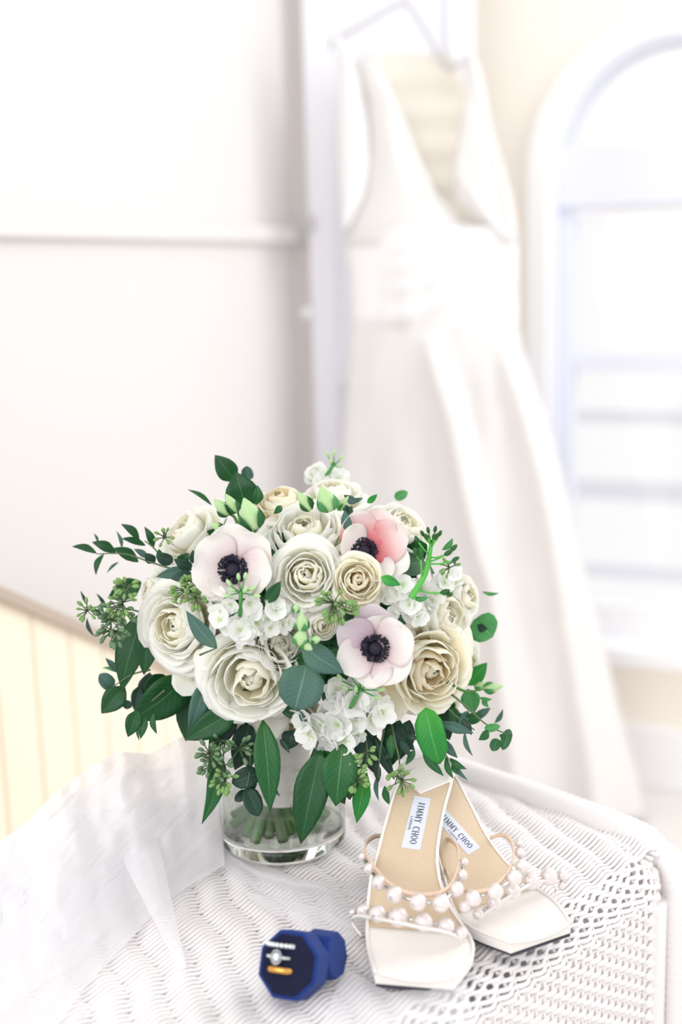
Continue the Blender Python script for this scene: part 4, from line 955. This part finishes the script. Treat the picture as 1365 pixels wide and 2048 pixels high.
# ================================================================== SHOES
ZT = [(0, .084), (.10, .083), (.22, .076), (.35, .060), (.50, .036), (.62, .019), (.72, .0125), (.85, .0115), (1, .0125)]
WT = [(0, .010), (.02, .0165), (.06, .0190), (.15, .0212), (.28, .0212), (.42, .0222), (.55, .028), (.66, .0355), (.74, .0385), (.82, .0375), (.92, .032), (1, .0265)]
def sm(tab, x):
    e_ = .03; return (lerp(tab, max(0, x-e_))+2*lerp(tab, x)+lerp(tab, min(1, x+e_)))/4
class Shoe:
    def __init__(s, name, label, toe_px, heel_px, sw):
        s.tab = sw
        s.toe = pz(*toe_px, T+.012); s.rear = pz(*heel_px, T+.084)
        a = V((s.toe.x-s.rear.x, s.toe.y-s.rear.y, 0)); s.L = a.length; s.a = a.normalized(); s.w = V((-s.a.y, s.a.x, 0)); s.sw = sw
        s.o = V((s.rear.x, s.rear.y, T+.003))
        mid = s.o+s.a*s.L*.6; s.root = thing(name, label, 'shoe', (mid.x, mid.y, T), 'pair of pearl sandals')
    def shift(s, f): return .25*lerp(s.tab, f-.05)+.5*lerp(s.tab, f)+.25*lerp(s.tab, f+.05)
    def P(s, f, w, dz=0):      # w in -1..1 across
        hw = sm(WT, f) if f > .06 else lerp(WT, f)
        z = sm(ZT, f)
        x = 0
        if f > .98: x = 0
        return s.o+s.a*(s.L*f+.006*(1-w*w)*max(0, (f-.9)/.1))+s.w*(hw*w+s.shift(f))+V((0, 0, z+dz))
    def hit(s, u, v, dz=.0006):
        z = T+.06
        for _ in range(25):
            p = pz(u, v, z); q = p-s.o; f = max(0, min(1, q.dot(s.a)/s.L)); hw = sm(WT, f); w_ = max(-1, min(1, (q.dot(s.w)-s.shift(f))/hw))
            z = .6*z+.4*(s.P(f, w_).z+dz)
        return pz(u, v, z)
    def body(s):
        N_ = 44; top, fs = [], []
        g = grid(lambda a, b: s.P(b*.70, a*2-1, .0008), 10, 40); mk('insole', g, 'insole', s.root, solid=.0012)
        g = grid(lambda a, b: s.P(.70+b*.30, a*2-1, .0006), 12, 14); mk('toe_insole', g, 'satin', s.root, solid=.001)
        # platform sole: satin sides + dark outsole
        def ringz(f, w_, dz): return s.P(f, w_, dz)
        vs = []; fs = []; m = 44
        th = lambda f: .0030+.005*min(1, max(0, (f-.45)/.25))
        for i in range(m+1):
            f = i/m; t_ = th(f)
            vs += [s.P(f, -1.03, -.0006), s.P(f, 1.03, -.0006), s.P(f, 1.0, -t_), s.P(f, -1.0, -t_)]
        for i in range(m):
            a, b = 4*i, 4*i+4
            for k in range(4): l = (k+1) % 4; fs.append((a+k, a+l, b+l, b+k))
        fs += [(3, 2, 1, 0), (4*m, 4*m+1, 4*m+2, 4*m+3)]
        mk('platform_sole', (vs, fs), 'satin', s.root, smooth=False, bevel=.0008)
        vs = []; fs = []
        for i in range(m+1):
            f = i/m; t_ = th(f)+.0001
            vs += [s.P(f, -.98, -t_), s.P(f, .98, -t_), s.P(f, .97, -t_-.0018), s.P(f, -.97, -t_-.0018)]
        for i in range(m):
            a, b = 4*i, 4*i+4
            for k in range(4): l = (k+1) % 4; fs.append((a+k, a+l, b+l, b+k))
        fs += [(3, 2, 1, 0), (4*m, 4*m+1, 4*m+2, 4*m+3)]
        mk('outsole', (vs, fs), 'sole', s.root, smooth=False)
        # raised satin rim round the edge
        for w_ in (-1, 1):
            pts = [s.P(i/40, w_, .001) for i in range(1, 41)]
            mk('edge_piping', tube(pts, .0014, 6), 'satin', s.root)
        # block heel
        def hr(f0, f1, z, wk, zf=None):
            zf = z if zf is None else zf; sh = s.shift(.10)
            return [s.o+s.a*(s.L*f0)+s.w*(-wk+sh)+V((0, 0, z)), s.o+s.a*(s.L*f1)+s.w*(-wk+sh)+V((0, 0, zf)), s.o+s.a*(s.L*f1)+s.w*(wk+sh)+V((0, 0, zf)), s.o+s.a*(s.L*f0)+s.w*(wk+sh)+V((0, 0, z))]
        vs = []; lv = [(.002, .035, .155, .0105, .002), (.03, .028, .165, .0112, .03), (.06, .012, .19, .0140, .056), (.080, .006, .21, .0165, .0735)]
        for z, f0, f1, wk, zf in lv: vs += hr(f0, f1, z, wk, zf)
        fs = [(3, 2, 1, 0), (12, 13, 14, 15)]
        for i in range(3):
            for k in range(4): l = (k+1) % 4; fs.append((4*i+k, 4*i+l, 4*i+4+l, 4*i+4+k))
        mk('block_heel', (vs, fs), 'satin', s.root, smooth=False, bevel=.003)
        vs = hr(.037, .153, -.003, .0100)+hr(.036, .154, .0018, .0102)
        mk('heel_tip', (vs, [(3, 2, 1, 0), (4, 5, 6, 7), (0, 1, 5, 4), (1, 2, 6, 5), (2, 3, 7, 6), (3, 0, 4, 7)]), 'sole', s.root, smooth=False)
        # satin pad over the heel seat, its lower edge running to a point
        g = grid(lambda a, b: s.P(b*(.20-.085*abs(a*2-1)), a*2-1, .0022), 12, 12)
        mk('heel_pad', g, 'satin', s.root, solid=.001)
    def strap(s, path, pearls, name, w=.0035, m='strapm'):
        sp = smooth_path([pz(u, v, T+h) for u, v, h in path], 5)
        vs, fs = [], []
        for p in sp: vs += [p+V((0, 0, w)), p-V((0, 0, w))]
        for i in range(len(sp)-1): fs.append((2*i, 2*i+1, 2*i+3, 2*i+2))
        st_ = mk(name, (vs, fs), m, s.root, solid=.0014)
        prev = None
        for u, v, dpx, h in pearls:
            p = pz(u, v, T+h); r = MM(dpx, depth(p))/2
            inst('pearl', PEARL, Matrix.Translation(p) @ Matrix.Scale(r, 4), st_)
            if prev:
                q, r2 = prev; gap = (p-q).length-r-r2
                dirv = (p-q).normalized()
                if gap > .0008:
                    m_ = q+dirv*(r2+gap/2)
                    inst('silver_bead', BEAD, frame_m(m_, dirv) @ Matrix.Diagonal((.0015, .0015, gap*.55+.0004, 1)), st_)
            prev = (p, r)
        return st_
PEARL = mesh_only('pearl', sphere((0, 0, 0), 1, 20, 14), 'pearl'); BEAD = mesh_only('silver_bead', sphere((0, 0, 0), 1, 10, 6), 'silver')
# lettering strokes on a 0..1 wide, 0..1 tall cell
GL = {'J': [(.55, 1, .55, .2, 1), (.55, .2, .35, .02, 1), (.35, .02, .12, .12, .6), (.3, 1, .8, 1, .4)],
 'I': [(.5, 0, .5, 1, 1), (.25, 0, .75, 0, .4), (.25, 1, .75, 1, .4)],
 'M': [(.12, 0, .16, 1, .5), (.16, 1, .5, .1, 1), (.5, .1, .84, 1, .5), (.84, 1, .88, 0, 1), (0, 0, .26, 0, .4), (.74, 0, 1, 0, .4), (.02, 1, .2, 1, .4), (.8, 1, .98, 1, .4)],
 'Y': [(.12, 1, .5, .48, 1), (.88, 1, .5, .48, .5), (.5, .48, .5, 0, 1), (.3, 0, .7, 0, .4), (0, 1, .26, 1, .4), (.74, 1, 1, 1, .4)],
 'C': [(.88, .82, .6, 1, .5), (.6, 1, .3, .9, .7), (.3, .9, .1, .5, 1), (.1, .5, .3, .1, 1), (.3, .1, .62, 0, .7), (.62, 0, .9, .18, .5), (.88, .7, .88, 1, .4)],
 'H': [(.16, 0, .16, 1, 1), (.84, 0, .84, 1, 1), (.16, .5, .84, .5, .5), (0, 0, .32, 0, .4), (0, 1, .32, 1, .4), (.68, 0, 1, 0, .4), (.68, 1, 1, 1, .4)],
 'O': [(.5, 1, .18, .8, .6), (.18, .8, .06, .5, 1), (.06, .5, .18, .2, 1), (.18, .2, .5, 0, .6), (.5, 0, .82, .2, .6), (.82, .2, .94, .5, 1), (.94, .5, .82, .8, 1), (.82, .8, .5, 1, .6)],
 'L': [(.25, 0, .25, 1, 1), (.05, 1, .45, 1, .4), (.05, 0, .85, 0, .5), (.85, 0, .88, .25, .4)],
 'N': [(.15, 0, .15, 1, .5), (.15, 1, .85, 0, 1), (.85, 0, .85, 1, .5), (0, 0, .3, 0, .4), (.7, 1, 1, 1, .4)],
 'D': [(.2, 0, .2, 1, 1), (.05, 1, .5, 1, .5), (.5, 1, .9, .65, .8), (.9, .65, .9, .35, 1), (.9, .35, .5, 0, .8), (.5, 0, .05, 0, .5)]}
def lettering(fn, text, x0, x1, y0, y1, wts=None, sw=.012):
    """fn maps label coords to a world point"""
    ws_ = [{'I': .5, 'J': .6, 'M': 1.25, ' ': .6}.get(c, 1.) for c in text]; tot = sum(ws_)+.22*(len(text)-1); x = x0; k = (x1-x0)/tot; vs, fs = [], []
    for c, wc in zip(text, ws_):
        for (a, b, c_, d, t) in GL.get(c, []):
            p = (x+a*wc*k, y0+b*(y1-y0)); q = (x+c_*wc*k, y0+d*(y1-y0))
            dx, dy = q[0]-p[0], (q[1]-p[1])*.36; l = math.hypot(dx, dy) or 1; nx, ny = -dy/l*sw*t, dx/l*sw*t/.36
            i = len(vs); vs += [fn(p[0]+nx, p[1]+ny), fn(p[0]-nx, p[1]-ny), fn(q[0]-nx, q[1]-ny), fn(q[0]+nx, q[1]+ny)]; fs.append((i, i+1, i+2, i+3))
        x += (wc+.22)*k
    return vs, fs
def maker_label(shoe, c):
    """c: four photo corners: text-start/top, text-end/top, text-end/bottom, text-start/bottom"""
    def fn(x, y, o=.0022):
        q = [(c[3][i]*(1-x)+c[2][i]*x)*(1-y)+(c[0][i]*(1-x)+c[1][i]*x)*y for i in (0, 1)]
        return shoe.hit(q[0], q[1], o)
    lb = mk('maker_label', grid(lambda a, b: fn(a, b, .0016), 12, 3), 'label', shoe.root, smooth=False, solid=.0005)
    mk('lettering', join(lettering(fn, 'JIMMY CHOO', .10, .90, .36, .74, sw=.0085), lettering(fn, 'LONDON', .38, .64, .10, .24, sw=.004)), 'ink', lb, smooth=False)
sA = Shoe('pearl_sandal', 'white satin pearl-strapped heeled sandal with its toe towards the viewer, nearer the vase', (829, 1963), (884, 1548), [(0, -.006), (.1, -.0105), (.2, -.013), (.3, -.0155), (.4, -.018), (.5, -.019), (.6, -.013), (.7, -.004), (.8, 0), (1, 0)])
sA.body()
maker_label(sA, [(862, 1597), (841, 1700), (803, 1695), (829, 1592)])
sA.strap([(772, 1672, .050), (750, 1673, .052), (732, 1688, .054), (735, 1714, .055), (754, 1741, .056), (776, 1765, .057), (810, 1784, .058), (849, 1790, .058), (884, 1784, .058), (906, 1764, .057), (917, 1730, .056), (915, 1694, .055), (900, 1679, .053), (884, 1682, 0.050)],
         [(726, 1713, 20, .052), (740, 1737, 25, .053), (759, 1765, 31, .054), (791, 1789, 35, .055), (837, 1804, 35, .055), (883, 1806, 36, .055), (913, 1779, 33, .054), (924, 1751, 25, .053), (928, 1725, 20, .052)], 'instep_strap', .0016)
sA.strap([(724, 1872, .010), (706, 1848, .016), (712, 1832, .024), (756, 1838, .034), (800, 1846, .038), (848, 1856, .037), (893, 1864, .032), (918, 1876, .024), (926, 1896, .012), (922, 1912, .004)],
         [(706, 1825, 15, .020), (726, 1821, 25, .028), (756, 1827, 35, .034), (798, 1834, 40, .038), (848, 1844, 38, .037), (893, 1852, 35, .032), (923, 1866, 27, .026)], 'toe_strap', .0012, 'satin')
sB = Shoe('pearl_sandal', 'white satin pearl-strapped heeled sandal with its toe turned right, behind the other sandal', (1083, 1876), (832, 1530), [(0, 0), (.2, -.004), (.5, -.006), (.7, -.002), (.85, 0), (1, 0)])
sB.body()
maker_label(sB, [(889, 1616), (961, 1695), (937, 1710), (867, 1634)])
sB.strap([(982, 1676, .046), (1003, 1670, .052), (1021, 1680, .055), (1028, 1706, .056), (1022, 1733, .056), (1006, 1758, .056), (979, 1778, .055), (947, 1784, .052), (922, 1778, .048), (903, 1760, .042), (890, 1735, .036)],
         [(1039, 1687, 18, .052), (1041, 1707, 22, .053), (1044, 1732, 27, .054), (1028, 1756, 32, .054), (991, 1783, 33, .053), (947, 1797, 34, .049), (930, 1813, 24, .044)], 'instep_strap', .0016)
sB.strap([(962, 1872, .006), (958, 1850, .016), (962, 1834, .024), (992, 1812, .032), (1028, 1788, .036), (1064, 1768, .036), (1098, 1762, .030), (1112, 1778, .020), (1108, 1800, .012)],
         [(958, 1828, 24, .026), (989, 1805, 32, .032), (1026, 1782, 34, .036), (1063, 1761, 36, .036), (1098, 1753, 36, .032), (1125, 1751, 22, .026), (1124, 1772, 15, .020)], 'toe_strap', .0012, 'satin')

# ================================================================== RING BOX AND RINGS
rb = thing('ring_box', 'open navy blue velvet octagonal ring box on the wicker table', 'ring box', pz(600, 1990, T))
def octo(c, n, r0, r1, dep, up=UP, sq=1.0):
    """octagonal prism: front face radius r0 at c, back face radius r1 at c-n*dep"""
    n = V(n).normalized(); x = V(up).cross(n).normalized(); y = n.cross(x); vs = []
    for r, o in ((r0, 0), (r1, -dep)):
        for k in range(8):
            a = PI/8+k*PI/4; vs.append(c+n*o+(x*math.cos(a)+y*math.sin(a)*sq)*r)
    fs = [tuple(range(8)), tuple(range(15, 7, -1))]+[(k, 8+k, 8+(k+1) % 8, (k+1) % 8) for k in range(8)]
    return vs, fs
RN = (-FW*.86-RT*.34+UP*.30).normalized()
def settle(u, v, n, rpx, back, dep, sq=1.0):
    """slide the prism along the line of sight until it rests on the weave"""
    best = None
    for i in range(300):
        d = .76+.001*i; R = MM(rpx, d); c = pd(u, v, d)
        e_ = abs(min(p.z for p in octo(c, n, R, R*back, dep, sq=sq)[0])-T-.0006)
        if best is None or e_ < best[0]: best = (e_, c, R)
    return best[1], best[2]
rc0, RB = settle(576, 1930, RN, 68, 1, .022, 1.04)
mk('box_base', octo(rc0, RN, RB, RB, .022, sq=1.04), 'velvet', rb, smooth=False, bevel=.0014)
mk('box_cushion', octo(rc0+RN*.0012, RN, RB*.88, RB*.90, .004, sq=1.04), 'velvet_in', rb, smooth=False, bevel=.001)
LN2 = (-FW*.40+RT*.84+UP*.14).normalized()
lc, RL = settle(676, 1911, LN2, 46, 1.15, .020)
mk('box_lid', octo(lc, LN2, RL, RL*1.15, .020), 'velvet', rb, smooth=False, bevel=.0014)
xx = UP.cross(RN).normalized(); yy = RN.cross(xx)
def rpt(a, b, o=0): return rc0+xx*a+yy*b+RN*(.0015+o)
def ringarc(b, r, half=True):
    c = rpt(-.0005, b, -.0035)
    return [c+xx*(r*math.cos(t))+RN*(r*.85*math.sin(t)) for t in [PI*(.02+.96*i/24) for i in range(25)]]
def px2ab(u, v):
    p = ppl(u, v, rc0, RN)-rc0; return p.dot(xx), p.dot(yy)
def ringat(name, label, u, v, r, cat='ring'):
    a, b = px2ab(u, v); c = rc0+xx*a+yy*b-RN*.0012
    o = thing(name, label, cat, c); return o, c
def rpath(c, r, n=28, a0=-.30, a1=1.30):
    return [c+xx*(r*math.cos(t))+RN*(r*.75*math.sin(t)) for t in [PI*(a0+(a1-a0)*i/n) for i in range(n+1)]]
o, c = ringat('eternity_ring', 'diamond eternity ring, topmost of the three rings in the box', 563, 1890, .009)
mk('ring_band', tube(rpath(c, .0086), .0011, 10), 'platinum', o)
for i in range(9):
    t = PI*(.08+.84*i/8); mk('stone', sphere(c+xx*(.0096*math.cos(t))+RN*(.0075*math.sin(t)+.0006), .0017, 8, 5), 'diamond', o, smooth=False)
o, c = ringat('engagement_ring', 'oval halo diamond ring between the other two rings in the box', 560, 1914, .008)
mk('ring_band', tube(rpath(c, .0086), .0009, 10), 'platinum', o)
top = c+RN*.0078
mk('centre_stone', xf(sphere((0, 0, 0), 1, 10, 6), frame_m(top, RN) @ Matrix.Diagonal((.0024, .0032, .0016, 1))), 'diamond', o, smooth=False)
for i in range(14):
    t = 2*PI*i/14; mk('halo_stone', sphere(top+xx*(.0034*math.cos(t))+yy*(.0043*math.sin(t))-RN*.0004, .0008, 6, 4), 'diamond', o, smooth=False)
for sgn in (-1, 1):
    for j in range(3): mk('side_stone', sphere(c+xx*sgn*(.0050+.0014*j)+RN*(.0066-.0014*j), .0012-.0001*j, 7, 5), 'diamond', o, smooth=False)
o, c = ringat('wedding_band', 'plain yellow gold band, lowest of the three rings in the box', 562, 1940, .009)
vs, fs = [], []
pth = rpath(c, .0088)
for p in pth:
    n_ = (p-c).normalized()
    for a, b in ((.0011, -.0019), (.0014, 0), (.0011, .0019), (-.0003, .0019), (-.0003, -.0019)): vs.append(p+n_*a+yy*b)
for i in range(len(pth)-1):
    for k in range(5): l = (k+1) % 5; fs.append((5*i+k, 5*i+l, 5*i+5+l, 5*i+5+k))
mk('gold_band', (vs, fs), 'gold', o)
